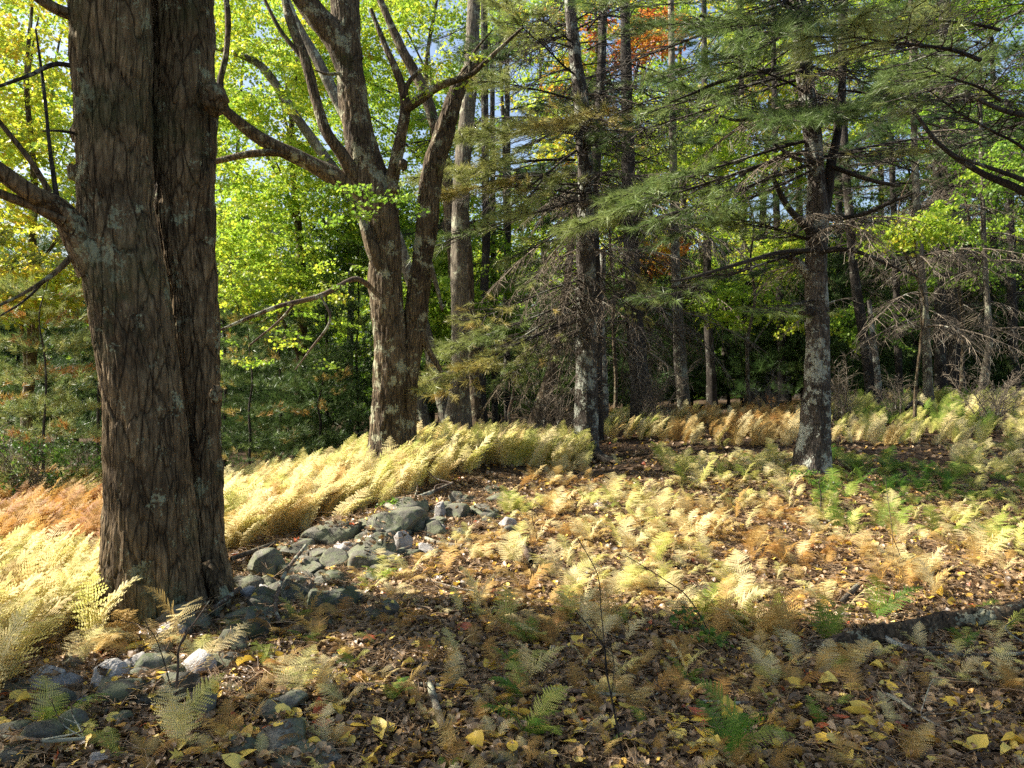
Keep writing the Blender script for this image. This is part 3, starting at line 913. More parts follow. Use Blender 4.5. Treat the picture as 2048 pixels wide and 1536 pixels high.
def tree(label, px, D, w, top, mat=M_bark_dark, bend=.15, lean=0., seed=0, path=None, seg=20, n=80, furrow=.006, group=None, name='tree', flare=.35):
    root = thing(name, label, 'tree', at(px, D), group)
    pth = path_px(path) if path else grow(px, D, w, top, bend, lean, seed)
    stem('trunk', pth, mat, root, seg=seg, n=n, rough=.06, furrow=furrow, ffreq=22, zf=2.0, seed=seed, flare=flare)
    return root, pth

# pine left of centre-right, dead drooping branches
p1, p1p = tree('tall central pine with a spreading root at its foot and dead twiggy lower branches', 1175, 12, 50, 10, M_bark_pine,
               path=[(1176,960,12,66),(1172,900,12,52),(1172,800,12,46),(1172,700,12,42),(1174,600,12,38),(1170,480,12,37),(1172,400,12,34),(1168,300,12,32),(1162,200,12,30),(1150,110,12,26),(1142,20,12,24),(1140,-120,12,22),(1140,-400,12,16)],
               seg=70, n=240, furrow=.010, seed=51, name='pine_tree', flare=.45)
stem('root', path_px([(1180,895,11.9,30),(1200,916,11.8,24),(1235,928,11.6,12),(1262,936,11.5,6)]), M_bark_dark, p1, seg=16, n=24, rough=.1)
p1b, p1bp = tree('slender pine stem close behind the tall central pine', 1200, 13.6, 20, 10, M_bark_dark,
                 path=[(1196,930,13.6,26),(1194,700,13.6,22),(1190,520,13.6,20),(1186,400,13.6,20),(1196,280,13.6,19),(1202,150,13.6,18),(1206,20,13.6,18),(1206,-200,13.6,14)], seed=52, name='pine_tree')
# pine on the right
p2, p2p = tree('thick right pine with pale lichen on its sunlit left side and flaring foot', 1630, 9, 62, 10, M_bark_pine,
               path=[(1618,985,9,92),(1624,920,9,70),(1630,850,9,58),(1634,750,9,50),(1634,650,9,46),(1632,560,9,44),(1632,500,9,42),(1636,420,9,46),(1634,370,9,36),(1626,280,9,34),(1612,170,9,34),(1602,60,9,33),(1590,-40,9,32),(1585,-300,9,24)],
               seg=90, n=280, furrow=.010, seed=61, name='pine_tree', flare=.25)
stem('trunk', path_px([(1640,450,9.02,30),(1652,400,9.02,24),(1662,330,9.02,20),(1676,260,9.05,16),(1684,160,9.1,14),(1690,20,9.1,13),(1694,-160,9.1,11)]), M_bark_dark, p2, seg=30, n=120, furrow=.004, ffreq=24)
branch_px(p2, [(1630,470,8.95,22),(1606,446,8.85,15),(1580,420,8.7,13),(1562,390,8.6,12),(1545,352,8.5,9)], M_bark_dark, seg=12, n=40, furrow=.003, ffreq=30)
branch_px(p2, [(1628,560,9.0,26),(1612,540,9.0,22),(1592,522,9.05,16),(1560,505,9.1,8)], M_bark_pine, seg=12, n=30)
burl('burl', p2, 1612, 624, 8.9, 28, M_bark_dark, 12, .9)
for pth in ([(1620,40,8.9,22),(1580,32,8.7,15),(1520,40,8.5,11),(1470,46,8.3,9),(1400,32,8.1,5)],
            [(1620,128,8.95,13),(1540,140,8.7,10),(1450,160,8.4,9),(1390,185,8.2,6),(1340,205,8.1,3)],
            [(1625,210,8.95,11),(1560,225,8.8,9),(1480,240,8.6,7),(1440,232,8.5,4)],
            [(1630,500,8.9,10),(1560,505,8.6,9),(1470,530,8.2,8),(1380,556,7.9,6),(1340,562,7.7,3)],
            [(1640,505,8.9,10),(1700,500,8.7,9),(1780,530,8.5,6),(1850,560,8.3,3)],
            [(1655,330,9,10),(1740,360,8.8,9),(1800,372,8.7,6)],
            [(1650,440,9,11),(1720,430,8.8,9),(1780,405,8.6,8),(1830,385,8.4,4)],
            [(1640,328,9,9),(1590,315,8.8,8),(1550,290,8.7,5)]):
    branch_px(p2, pth, M_bark_dark, seg=7, n=30)

def hang(root, lst, dd=0):
    for (x0, y0, D0, x1, y1, D1, kind, tint) in lst:
        add_bough(root, PX(x0, y0, D0), PX(x1, y1, D1), kind, tint + (.12 if root is p1 else .08))
TINTUP = .08
hang(p1, [(1160,640,11.9, 860,765,10.3,'live',.58), (1160,600,11.9, 930,690,10.6,'live',.45),(1160,610,12,900,770,10.8,'sparse',.62), (1160,560,11.9, 960,640,10.6,'sparse',.6), (1160,660,12,1010,760,11,'sparse',.35),
          (1150,320,12, 870,345,10.6,'live',.55),(1150,350,12, 900,390,10.4,'live',.60),(1155,400,12, 930,470,10.2,'sparse',.45),(1150,260,12, 940,270,10.5,'live',.5),
          (1150,200,12, 960,160,10.4,'live',.55),(1150,150,12, 990,60,10.4,'live',.5),(1150,90,12, 1010,10,10.4,'live',.5),(1150,240,12, 1000,330,10.2,'live',.5),(1155,300,12, 1040,420,10,'live',.5),
          (1160,260,12,1110,250,9.6,'live',.6),(1165,300,12,1210,225,9.6,'sparse',.62),(1165,430,12,1095,500,10,'sparse',.5),
          (1185,470,12,1300,590,11.8,'live',.55),(1185,540,12,1290,640,12.2,'sparse',.55),(1175,200,12,1330,150,10.5,'live',.4),(1175,100,12,1300,50,10.4,'live',.4),(1175,280,12,1350,300,10.8,'sparse',.4),
          (1175,60,12,1230,-10,10,'live',.4),(1160,440,12,1070,560,11.4,'sparse',.5),(1160,580,12,1060,740,11.2,'live',.5),(1160,640,12,1000,700,11.0,'sparse',.55)])
hang(p2, [(1625,300,9, 1200,420,8.2,'live',.45),(1620,330,9, 1330,430,7.9,'sparse',.40),(1620,280,9, 1260,380,8.6,'live',.42),(1625,340,9, 1420,440,7.9,'sparse',.36),
          (1615,190,9, 1440,110,7.8,'live',.35),(1605,60,9, 1380,40,7.8,'sparse',.35),(1605,20,9, 1450,0,7.6,'live',.35),(1615,140,9,1330,215,7.9,'sparse',.4),(1605,90,9,1400,120,7.8,'sparse',.3),
          (1625,210,9,1560,235,7.4,'live',.35),(1630,190,9,1690,235,7.6,'sparse',.3),(1630,230,9,1650,225,7.2,'live',.35),(1625,150,9,1750,140,7.5,'sparse',.3),(1610,60,9,1720,60,7.6,'live',.3),
          (1615,20,9,1800,20,7.6,'sparse',.3),(1680,250,9,1820,170,7.8,'live',.3),(1680,180,9,1880,200,7.9,'sparse',.35),(1690,100,9,1900,90,7.8,'sparse',.3),
          (1630,480,9,1480,430,8,'sparse',.4),(1630,600,9,1560,625,7.9,'sparse',.4),(1635,320,9,1830,300,7.7,'sparse',.6),
          (1625,500,9,1340,590,8.2,'sparse',.4),(1620,480,9,1420,455,8.1,'live',.42),(1600,20,9,1560,70,7.0,'sparse',.35),(1600,-20,9,1500,60,7.3,'live',.4)])
add_twigs(p1, p1p, 1.9, 4.4, 24, ['dead'], .8, 1.9, down=.35, side=math.pi * 1.02)
add_twigs(p1, p1p, 1.8, 6.0, 14, ['dead'], .7, 1.6, down=.25, side=-.3)
add_twigs(p1, p1p, 3.6, 8.5, 34, ['bare', 'bare', 'bare', 'sparse', 'live'], 1.2, 2.4, .45, down=.0)
add_twigs(p1b, p1bp, 2.5, 8, 30, ['bare', 'bare', 'sparse'], 1, 1.9, .4, down=.1)
add_twigs(p2, p2p, 2.4, 5.0, 14, ['dead'], .6, 1.7, down=.0)
add_twigs(p2, p2p, 3.6, 9.0, 30, ['bare', 'bare', 'bare', 'sparse', 'live'], 1.2, 2.6, .35, down=.02)

# pine beyond the right edge whose boughs reach into the picture
p3, p3p = tree('pine just outside the right edge whose long bare limbs reach in', 2330, 7.5, 60, 9, M_bark_pine, seed=71, name='pine_tree')
for pth in ([(2320,520,7.5,24),(2150,450,7.5,18),(2048,384,7.5,15),(1960,345,7.5,13),(1880,290,7.5,9),(1830,225,7.5,7),(1800,180,7.5,4)],
            [(2320,300,7.4,16),(2150,240,7.2,13),(2048,230,7.1,11),(1990,215,7.1,9),(1930,180,7.1,8),(1870,110,7.1,6),(1830,80,7,4)],
            [(2320,420,7.5,16),(2150,400,7.5,13),(2020,350,7.4,9),(1900,310,7.4,5)]):
    branch_px(p3, pth, M_bark_dark, seg=8, n=40)
hang(p3, [(1960,120,5.2, 1660,70,4.3,'live',.55),(2000,60,5.2, 1740,30,4.6,'sparse',.5),(2000,200,6.5,1820,130,5.6,'live',.4),(2050,300,7.3,1830,150,6.4,'sparse',.45)])
add_twigs(p3, p3p, 3.4, 7.5, 20, ['sparse', 'bare', 'bare', 'bare', 'live'], 1.6, 3.0, .35, down=.0, side=math.pi)

# middle-distance trunks: label, px, D, path, material, name, dead count/height, live
def simple(label, path, mat, name, seed, dead=0, dz=(1.5, 6), live=0, lz=(4, 9), tint=.35, side=None, seg=18, dl=(.9, 2.0), grp=None):
    px, D = path[0][0], path[0][2]
    r, p = tree(label, px, D, path[0][3], 9, mat, path=path, seed=seed, seg=seg, n=90, name=name, group=grp)
    if dead: add_twigs(r, p, dz[0], dz[1], int(dead * (.42 if px > 1600 else .6)), ['dead'], dl[0], dl[1], down=.2, side=side)
    if live: add_twigs(r, p, lz[0] - 1.5, lz[1], int(live * 1.8), ['live', 'sparse', 'bare', 'bare'], 1.2, 2.6, tint, down=.05)
    return r, p
simple('straight pale-barked trunk with a wide split foot right of the forked maple', [(914,915,13,86),(914,870,13,62),(918,780,13,40),(920,650,13,36),(919,520,13,34),(922,400,13,34),(928,300,13,32),(938,180,13,30),(946,60,13,28),(950,-100,13,24)], M_bark_pale, 'maple_tree', 81, seg=40)
simple('second stem leaning behind the split-footed pale trunk', [(958,910,13.8,36),(952,800,13.8,24),(944,700,13.8,20),(936,500,13.8,16),(925,350,13.8,14)], M_bark_maple, 'maple_tree', 82)
simple('dark slim conifer trunk just right of the pale split-footed trunk', [(966,890,16,26),(962,780,16,20),(966,640,16,18),(972,480,16,17),(970,300,16,16),(968,0,16,14),(966,-300,16,10)], M_bark_dark, 'pine_tree', 83, live=8, lz=(5, 9))
simple('thin pole trunk against the blue gap, left one of the pair', [(990,880,19,14),(988,650,19,13),(986,430,19,12),(984,100,19,10)], M_bark_dark, 'pine_tree', 84, dead=6)
simple('thin pole trunk against the blue gap, right one of the pair', [(1016,872,20,15),(1014,650,20,14),(1016,430,20,13),(1014,100,20,10)], M_bark_dark, 'pine_tree', 85, dead=8, live=8, lz=(5, 10))
simple('trunk leaning to the right behind the drooping twigs left of the central pine', [(1062,880,15,40),(1078,830,15,32),(1096,770,15,26),(1112,700,15,22),(1135,560,15,18),(1150,400,15,12)], M_bark_maple, 'maple_tree', 86)
simple('crooked little bare sapling trunk in front of the leaning tree', [(1024,872,12.5,9),(1018,830,12.5,8),(1026,790,12.5,7),(1030,740,12.4,6)], M_stick, 'sapling', 87, seg=8)
simple('grey slim trunk right beside the foot of the central pine', [(1208,885,14.5,26),(1208,820,14.5,20),(1206,740,14.5,17),(1202,640,14.5,15),(1206,500,14.5,12)], M_bark_pine, 'pine_tree', 88, dead=10, dz=(1.5, 5))
simple('big dark spruce trunk hung with dead twigs right of the central pine', [(1290,880,17,60),(1284,800,17,44),(1274,700,17,38),(1268,600,17,34),(1262,480,17,30),(1256,300,17,26),(1250,0,17,20),(1248,-200,17,14)], M_bark_dark, 'spruce_tree', 89, dead=60, dz=(1.5, 6), live=22, lz=(4, 10), tint=.25, dl=(1.2, 2.8))
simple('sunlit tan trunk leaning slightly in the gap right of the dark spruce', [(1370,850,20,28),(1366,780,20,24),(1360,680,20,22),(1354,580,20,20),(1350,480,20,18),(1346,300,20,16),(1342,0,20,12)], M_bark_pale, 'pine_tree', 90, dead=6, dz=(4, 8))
simple('black thin pole just left of the sunlit tan trunk', [(1362,832,20.8,9),(1352,720,20.8,9),(1350,560,20.8,7),(1356,400,20.8,6)], M_bark_dark, 'pine_tree', 91)
simple('dark straight trunk in the gap between the tan trunk and the thick right pine', [(1424,824,23,24),(1422,740,23,19),(1416,640,23,17),(1414,500,23,16),(1410,300,23,14),(1408,0,23,10)], M_bark_dark, 'pine_tree', 92, dead=12, dz=(3, 8), live=8, lz=(7, 12))
simple('double dark pole beyond the gap, nearer the thick right pine', [(1500,815,25,22),(1498,700,25,16),(1492,560,25,15),(1486,400,25,13),(1480,0,25,10)], M_bark_dark, 'pine_tree', 93, dead=10, dz=(2, 8), live=8, lz=(7, 12))
simple('dark pole immediately left of the thick right pine', [(1566,800,24,20),(1562,680,24,16),(1558,540,24,15),(1552,380,24,13),(1546,0,24,10)], M_bark_dark, 'pine_tree', 94, dead=8, dz=(3, 8))
simple('dark leaning trunk right of the thick pine', [(1748,812,18,28),(1738,740,18,22),(1722,640,18,20),(1708,540,18,18),(1698,420,18,17),(1690,300,18,15),(1680,0,18,12)], M_bark_dark, 'pine_tree', 95, dead=18, dz=(2, 7), live=10, lz=(5, 10), tint=.3)
simple('broken dark stub trunk with hanging twigs near the leaning trunk', [(1760,812,17,14),(1754,740,17,12),(1744,660,17,10),(1738,600,17,8)], M_bark_pine, 'dead_tree', 96, dead=7, dz=(1, 3))
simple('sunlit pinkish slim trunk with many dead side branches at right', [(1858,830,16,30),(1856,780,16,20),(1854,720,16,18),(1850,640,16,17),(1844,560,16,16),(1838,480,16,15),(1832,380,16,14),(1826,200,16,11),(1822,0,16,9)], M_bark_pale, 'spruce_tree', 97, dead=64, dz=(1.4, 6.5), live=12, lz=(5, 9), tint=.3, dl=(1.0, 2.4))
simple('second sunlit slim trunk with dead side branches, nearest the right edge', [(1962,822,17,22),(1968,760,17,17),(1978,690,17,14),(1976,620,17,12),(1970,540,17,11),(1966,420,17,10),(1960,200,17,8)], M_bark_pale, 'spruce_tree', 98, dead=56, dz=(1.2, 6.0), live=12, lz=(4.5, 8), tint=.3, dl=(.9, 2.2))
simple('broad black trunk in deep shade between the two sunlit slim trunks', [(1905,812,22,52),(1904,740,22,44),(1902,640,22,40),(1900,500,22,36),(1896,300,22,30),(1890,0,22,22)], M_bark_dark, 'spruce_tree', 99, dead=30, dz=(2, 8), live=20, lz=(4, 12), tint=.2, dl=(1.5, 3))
simple('dark trunk behind the left of the two sunlit slim trunks', [(1882,810,21,28),(1880,700,21,22),(1878,500,21,20),(1870,200,21,14)], M_bark_dark, 'spruce_tree', 100, dead=16, dz=(2, 7), live=8, lz=(5, 10), tint=.2)
simple('black pole at the far right edge', [(2030,800,24,24),(2026,700,24,18),(2022,500,24,16),(2016,200,24,12)], M_bark_dark, 'spruce_tree', 101, dead=24, dz=(2, 8), live=14, lz=(4, 12), tint=.2, dl=(1.5, 3))
simple('dark trunk half hidden directly behind the thick right pine', [(1690,812,26,18),(1686,700,26,16),(1680,500,26,14),(1672,200,26,12)], M_bark_dark, 'pine_tree', 102, dead=16, dz=(2, 8), live=8, lz=(6, 12))
simple('dark pole midway between the leaning trunk and the sunlit slim trunk', [(1800,808,23,16),(1796,700,23,14),(1790,500,23,13),(1780,200,23,10)], M_bark_dark, 'pine_tree', 103, dead=16, dz=(2, 8), live=10, lz=(5, 12), tint=.3)
# pale maples leaning behind the forked maple
simple('pale leaning maple behind the forked maple, its trunk slanting up to the left', [(905,900,15,30),(880,780,15,26),(850,660,15,24),(815,540,15,24),(775,420,15,24),(735,310,15,24),(690,230,15,23),(640,130,15,21),(590,40,15,18),(550,-60,15,14)], M_bark_pale, 'maple_tree', 104, seg=30)
simple('paler leaning maple farther behind, slanting up toward the double trunk', [(860,900,16.5,26),(820,700,16.5,22),(770,520,16.5,20),(700,390,16.5,20),(640,300,16.5,20),(590,230,16.5,18),(530,140,16.5,17),(480,110,16.5,13),(430,95,16.5,10)], M_bark_pale, 'maple_tree', 105, seg=30)
simple('mossy grey maple limb-trunk seen behind the upper right of the forked maple', [(940,890,16,26),(925,700,16,24),(905,500,16,24),(890,330,16,24),(850,190,16,22),(800,90,16,18),(760,0,16,14)], M_bark_maple, 'maple_tree', 106, seg=24)

# ------------------------------------------------------------------ broad-leaved crowns filling the background
def blob(px, py, D, wpx, hpx, dep, dt=0, w=1.0):
    c = PX(px, py, D)
    return (tuple(c), (wpx / F * D / 2, dep / 2, hpx / F * D / 2), dt, w * wpx * hpx / 1e5)
def sunfree(p):
    return not (blocks(p) and nr.rand() < .85)
def hardwood(label, px, D, w, top, blobs, tint, n, seed, smin=.8, smax=1.3, tsp=.05, lean=0, mat=M_bark_maple, grp=None, name='maple_tree', limbs=5):
    r, p = tree(label, px, D, w, top, mat, bend=.3, lean=lean, seed=seed, seg=14, n=50, name=name, group=grp)
    q = random.Random(seed)
    for k in range(limbs):
        b = q.choice(blobs)
        c = Vector(b[0]) + Vector([q.uniform(-.5, .5) * s for s in b[1]])
        z = min(max(c.z - q.uniform(1, 2.5), r.location.z + 1.5), r.location.z + top * .9)
        a, ra = trunk_at(p, z)
        m = (a + c) / 2 + Vector((0, 0, .2))
        stem('limb', [(*a, ra * .5), (*m, ra * .32), (*c, .015)], mat, r, seg=6, n=14, rough=.1)
    crown(r, blobs, tint, tsp, n, smin, smax, sunfree)
    return r
hardwood('bright yellow-green maple filling the upper left corner behind the double trunk', 60, 14, 24, 9,
         [blob(40,100,14,420,420,3), blob(90,330,13.5,340,300,3,.03), blob(0,500,13,300,230,2.5,.08), blob(60,560,12.5,200,110,1.5,.1,1.2)], .52, 1150, 201)
hardwood('sunlit yellow-green maple between the double trunk and the forked maple', 600, 18, 24, 11,
         [blob(540,60,18,420,330,4), blob(500,260,17,300,300,4), blob(640,430,18,420,300,4,-.02), blob(480,500,16,200,200,3,.03), blob(560,600,15,260,120,2,.03)], .45, 2300, 202)
hardwood('lime-green maple rising behind the fork of the middle maple', 860, 20, 22, 12,
         [blob(820,60,20,360,320,4), blob(850,330,19,300,320,4), blob(700,200,20,300,400,4), blob(900,560,18,200,260,3,-.05)], .43, 2100, 203)
hardwood('green young maple in the understorey right of the forked maple', 905, 17, 12, 6,
         [blob(900,600,16,140,160,2), blob(1010,560,18,120,280,2,-.05), blob(870,470,17,120,200,2)], .38, 420, 204)
hardwood('small yellow-leaved maple sapling in the shade at far right', 1830, 13, 8, 5,
         [blob(1860,440,12.5,150,40,2,0,2), blob(1800,460,12.5,90,40,2,0,1.5), blob(1980,330,14,110,120,2.0,-.1,.6)], .42, 130, 205, .7, 1.0)
hardwood('orange-red maple blazing behind the top of the central pine', 1255, 27, 20, 16,
         [blob(1250,40,27,210,130,4,.0,1), blob(1280,90,26,120,90,3), blob(1130,150,28,70,120,3,-.1)], .84, 230, 206, 1.3, 2.0)
hardwood('small orange-tinted maple in the low gap right of the dark spruce', 1300, 26, 14, 9,
         [blob(1310,500,26,80,70,3),  blob(1150,300,24,120,160,2,-.2)], .80, 210, 207, 1.2, 1.8)
hardwood('leafy green understorey maple in the gap left of the thick right pine', 1500, 19, 9, 6,
         [blob(1470,600,20,160,90,2.5,0,1.4), blob(1560,500,21,150,110,2.5,.06,1.4), blob(1420,420,22,140,140,2.5), blob(1590,640,20,90,80,2,.05)], .42, 420, 208, .8, 1.2)
hardwood('leafy green understorey maple behind the sunlit slim trunks', 1920, 19, 9, 7,
         [blob(1760,640,20,160,110,2.5), blob(1920,540,19,200,90,2.5,.03), blob(2000,420,19,160,160,2.5,.02), blob(1730,470,20,110,120,2.5,.05), blob(1900,250,20,220,160,3)], .27, 560, 209, .8, 1.3)
hardwood('green understorey maple with rusty tints between the central pine and the dark spruce', 1230, 21, 9, 8,
         [blob(1230,330,20,160,160,2.5), blob(1400,250,21,180,160,2.5,.05), blob(1300,210,21,150,120,2.5), blob(1480,330,22,150,120,2.5,.03), blob(1110,400,20,120,160,2)], .40, 760, 210, .9, 1.4)
def gap2(px):
    for lim, nm in ((1050, 'above the thin pole pair'), (1130, 'left of the central pine'), (1230, 'directly behind the central pine'), (1320, 'behind the dark spruce'), (1410, 'behind the sunlit tan trunk'), (1490, 'behind the straight dark trunk'),
                    (1565, 'behind the double dark pole'), (1640, 'behind the thick right pine'), (1720, 'just right of the thick right pine'), (1795, 'behind the leaning dark trunk'), (1865, 'behind the pinkish slim trunk'),
                    (1940, 'behind the broad black trunk'), (2020, 'behind the rightmost slim trunk'), (2100, 'at the right edge'), (2400, 'beyond the right edge')):
        if px <= lim: return nm
q = random.Random(5)
bgx = [(1010,30,.42),(1090,34,.40),(1180,27,.40),(1280,36,.42),(1370,31,.45),(1450,38,.45),(1530,29,.50),(1600,36,.50),(1680,30,.46),(1760,34,.42),(1830,27,.38),(1900,33,.36),(1980,28,.38),(2060,32,.35),
       (-60,26,.45),(120,30,.42),(330,28,.45),(480,33,.40),(700,30,.40),(-250,22,.45),(2200,26,.38)]
for k, (px, D, t) in enumerate(bgx):
    bl = []
    for j in range(7):
        bl.append(blob(px + q.uniform(-90, 90), q.uniform(-60, 520), D + q.uniform(-2, 2), q.uniform(120, 210), q.uniform(90, 210), 3.5, q.uniform(-.07, .07)))
    if px > 1300: bl.append(blob(px, 600, D, 160, 160, 3, .02, 1.5))
    side_ = 'left of the central pine' if px < 1170 else ('between the central pine and the thick right pine' if px < 1640 else 'right of the thick right pine')
    if px < 900: side_ = 'beyond the double trunk and the forked maple'
    hardwood(['tall', 'slim', 'broad', 'loose', 'dense', 'ragged', 'sparse', 'spreading'][k % 8] + ' green and yellow tree far off ' + (side_ if px < 900 else gap2(px)), px, D, q.uniform(12, 22), D * .5 + 2, bl, t, 760 if px > 1200 else 560, 300 + k, 1.2, 2.0, .08,
             mat=M_bark_dark, grp='distant broad-leaved trees ' + side_, name='woodland_tree', limbs=4)

# ------------------------------------------------------------------ young pines, clothed to the ground
def young_pine(label, px, D, h, rad, tint, dens, seed, sc=1.0, orange=.3, grp=None, top_z=None, bare=0.0, name='young_pine'):
    r, p = tree(label, px, D, max(7, h * 1.2), h, M_bark_dark, bend=.08, seed=seed, seg=8, n=24, furrow=0, name=name, group=grp)
    P = []; R = []; Sz = []; I = []; T = []
    b = r.location; z = .35 + bare
    st = np.random.RandomState(seed)
    while z < h:
        rr = rad * (1 - (z / h)) ** .75 + .12
        nb = st.randint(5, 8); a0 = st.uniform(0, 6.28)
        c, _ = trunk_at(p, b.z + z)
        for j in range(nb):
            a = a0 + j * 6.283 / nb + st.uniform(-.3, .3); L = rr * st.uniform(.65, 1.15)
            m = max(2, int(L / .36 * dens))
            for i in range(m):
                t = (i + st.uniform(.2, 1)) / m
                if t < .18 and L > .6: continue
                rad_ = t * L
                P.append((c.x + math.cos(a) * rad_ + st.uniform(-.1, .1), c.y + math.sin(a) * rad_ + st.uniform(-.1, .1), b.z + z + .22 * t * L - .10 * t * t * L + st.uniform(-.08, .08)))
                R.append((st.uniform(-.4, .4), -.25 + st.uniform(-.25, .2), a + st.uniform(-.7, .7)))
                Sz.append(sc * st.uniform(.7, 1.15)); I.append(st.randint(0, 4))
                T.append(tint + .20 + st.uniform(-.08, .08) + (orange if t < .5 and st.rand() < .30 else 0) + (.10 if px < 220 and D < 14 else 0))  # left-edge pines tinted lighter, standing in for sunlight the maple above blocks
        z += st.uniform(.40, .58) * (1 if h > 3 else .7)
    scatter('crown', P, R, Sz, I, np.clip(T, 0, 1), SPRIG, r, r.location)
    return r
yp = [('blue-green young pine with rusty inner needles at the left edge', 85, 11.5, 3.6, 1.15, .30, 1.3, 1.0, .45),
      ('young pine half hidden by the left side of the double trunk', 195, 13.5, 4.4, 1.2, .26, 1.2, 1.1, .4),
      ('young pine cut by the left edge of the photo', -50, 12.5, 4.6, 1.4, .30, 1.2, 1.1, .35),
      ('tall dark pine close behind the left edge pines', 60, 17, 6.5, 1.9, .18, 1.3, 1.3, .2),
      ('dark young pine just right of the double trunk', 500, 15, 3.2, 1.4, .22, 1.3, 1.0, .35),
      ('dark young pine in the shaded hollow beyond the golden ferns, centre of the group', 560, 17.5, 4.0, 1.6, .18, 1.3, 1.1, .35),
      ('taller dark pine with drooping boughs left of the forked maple', 655, 19, 7.0, 2.1, .10, 1.5, 1.3, .1),
      ('small pine low in the hollow left of the forked maple', 640, 16.5, 2.4, 1.1, .2, 1.3, 1.0, .4),
      ('dark pine right against the forked maple on its left side', 715, 18, 5.5, 1.7, .12, 1.4, 1.2, .2),
      ('dark drooping spruce seen between the forked maple and the split-footed trunk', 865, 19, 5.5, 1.5, .06, 1.6, 1.3, .0),
      ('dense dark pine at the back of the hollow', 450, 21, 7.0, 2.2, .14, 1.4, 1.4, .2),
      ('dark pine at the back behind the taller drooping pine', 580, 24, 7.5, 2.3, .12, 1.4, 1.5, .1)]
for k, a in enumerate(yp):
    young_pine(a[0], a[1], a[2], a[3], a[4], a[5], a[6], 400 + k, a[7], a[8])
GAPS = [(1040, 'left of the central pine'), (1120, 'behind the drooping twigs of the central pine'), (1240, 'between the central pine and the dark spruce'), (1330, 'just right of the dark spruce'), (1395, 'right of the sunlit tan trunk'),
        (1460, 'between the straight dark trunk and the double dark pole'), (1535, 'right of the double dark pole'), (1600, 'close behind the left side of the thick right pine'), (1670, 'close behind the right side of the thick right pine'),
        (1725, 'behind the dark leaning trunk'), (1810, 'left of the pinkish sunlit slim trunk'), (1885, 'just right of the pinkish sunlit slim trunk'), (1945, 'behind the broad black trunk'), (2010, 'behind the rightmost sunlit slim trunk'), (2400, 'at the right edge of the photo')]
def gap(px):
    return next(nm for lim, nm in GAPS if px <= lim)
qq = random.Random(9)
_seen = {}
def uniq(base, alts):
    k = _seen.get(base, 0); _seen[base] = k + 1
    return alts[k % len(alts)] + ' ' + base
for k in range(30):
    px = 1000 + k * 40 + qq.uniform(-20, 20); D = qq.uniform(24, 34)
    young_pine(uniq('dark understorey pine ' + gap(px + 15), ['nearest', 'second nearest', 'farther', 'farthest']), px, D, qq.uniform(3.5, 6.8), qq.uniform(1.5, 2.1), qq.uniform(.04, .24), 1.25, 440 + k, 1.7, .1, 'dark understorey pines under the far trees')
for k in range(8):
    px = -150 + k * 95 + qq.uniform(-20, 20); D = qq.uniform(27, 34)
    young_pine(['cut-off', 'first', 'second', 'third', 'fourth', 'fifth', 'sixth', 'last'][k] + ' tall dark pine from the left at the back of the left hollow', px, D, qq.uniform(6, 9), qq.uniform(2.0, 2.6), qq.uniform(.04, .2), 1.25, 480 + k, 1.8, .1, 'dark pines at the back of the left hollow')

# far-off wood that reads as one mass
def far_wood():
    P = []; R = []; Sz = []; I = []; T = []
    st = np.random.RandomState(3)
    for i in range(9000):
        D = st.uniform(42, 75); x = st.uniform(-1.0, 1.05) * D
        gz = float(0)
        zt = st.uniform(0, 1) ** .9 * (D * .20 + 3 * vnoise(x * .15, D * .1, 0, 4))
        P.append((x, D, zt)); R.append((st.uniform(-.4, .4), st.uniform(-.4, .4), st.uniform(0, 6.28))); Sz.append(st.uniform(3, 5.0))
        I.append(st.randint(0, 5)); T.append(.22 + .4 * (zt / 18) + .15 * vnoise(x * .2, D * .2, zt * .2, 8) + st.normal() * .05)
    P = np.array(P); P[:, 2] += G(P[:, 0], P[:, 1])
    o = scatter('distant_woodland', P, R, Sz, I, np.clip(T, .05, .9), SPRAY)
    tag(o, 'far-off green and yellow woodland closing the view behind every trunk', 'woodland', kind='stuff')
far_wood()

# leafless brush
def brush(label, px, D, h, n, seed, cat='shrub', leaves=None, grp=None):
    r = thing('shrub', label, cat, at(px, D), grp)
    st = random.Random(seed)
    for k in range(n):
        a = st.uniform(0, 6.28); sp = st.uniform(.1, .55)
        o = bpy.data.objects.new('stem', DEAD[st.randrange(4)]); COL.objects.link(o); o.parent = r
        b = Vector((st.uniform(-.2, .2), st.uniform(-.2, .2), -.05))
        o.matrix_local = align(b, b + Vector((math.cos(a) * sp, math.sin(a) * sp, 1)) * h * st.uniform(.6, 1.1), st.uniform(-3, 3))
    if leaves:
        P = [(r.location.x + st.gauss(0, .32 * h), r.location.y + st.gauss(0, .3 * h), r.location.z + st.uniform(.2, 1) * h) for _ in range(leaves[0])]
        scatter('foliage', P, [(st.uniform(-1, 1), st.uniform(-1, 1), st.uniform(0, 6)) for _ in P], [st.uniform(.35, .6) for _ in P], [st.randrange(5) for _ in P], [leaves[1] + st.uniform(-.05, .05) for _ in P], SPRAY, r, r.location)
brush('dark small-leaved bush with many thin stems at the left edge under the young pine', 60, 10.8, 1.1, 16, 1, leaves=(90, .03))
brush('thin-stemmed bush between the left edge bush and the double trunk', 165, 12, .9, 10, 2, leaves=(30, .05))
brush('bare grey brush at the foot of the dark spruce', 1305, 15, 1.3, 12, 3)
brush('low bare brush in the gap left of the thick right pine', 1540, 17, 1.0, 14, 4)
brush('bare tangled brush just behind the thick right pine', 1690, 14.5, 1.2, 12, 5)
brush('bare twiggy brush under the drooping twigs left of the central pine', 1110, 13.5, 1.2, 12, 6)
brush('bare brush tangle at the right edge above the greenish ferns', 1990, 13, 1.1, 12, 7)
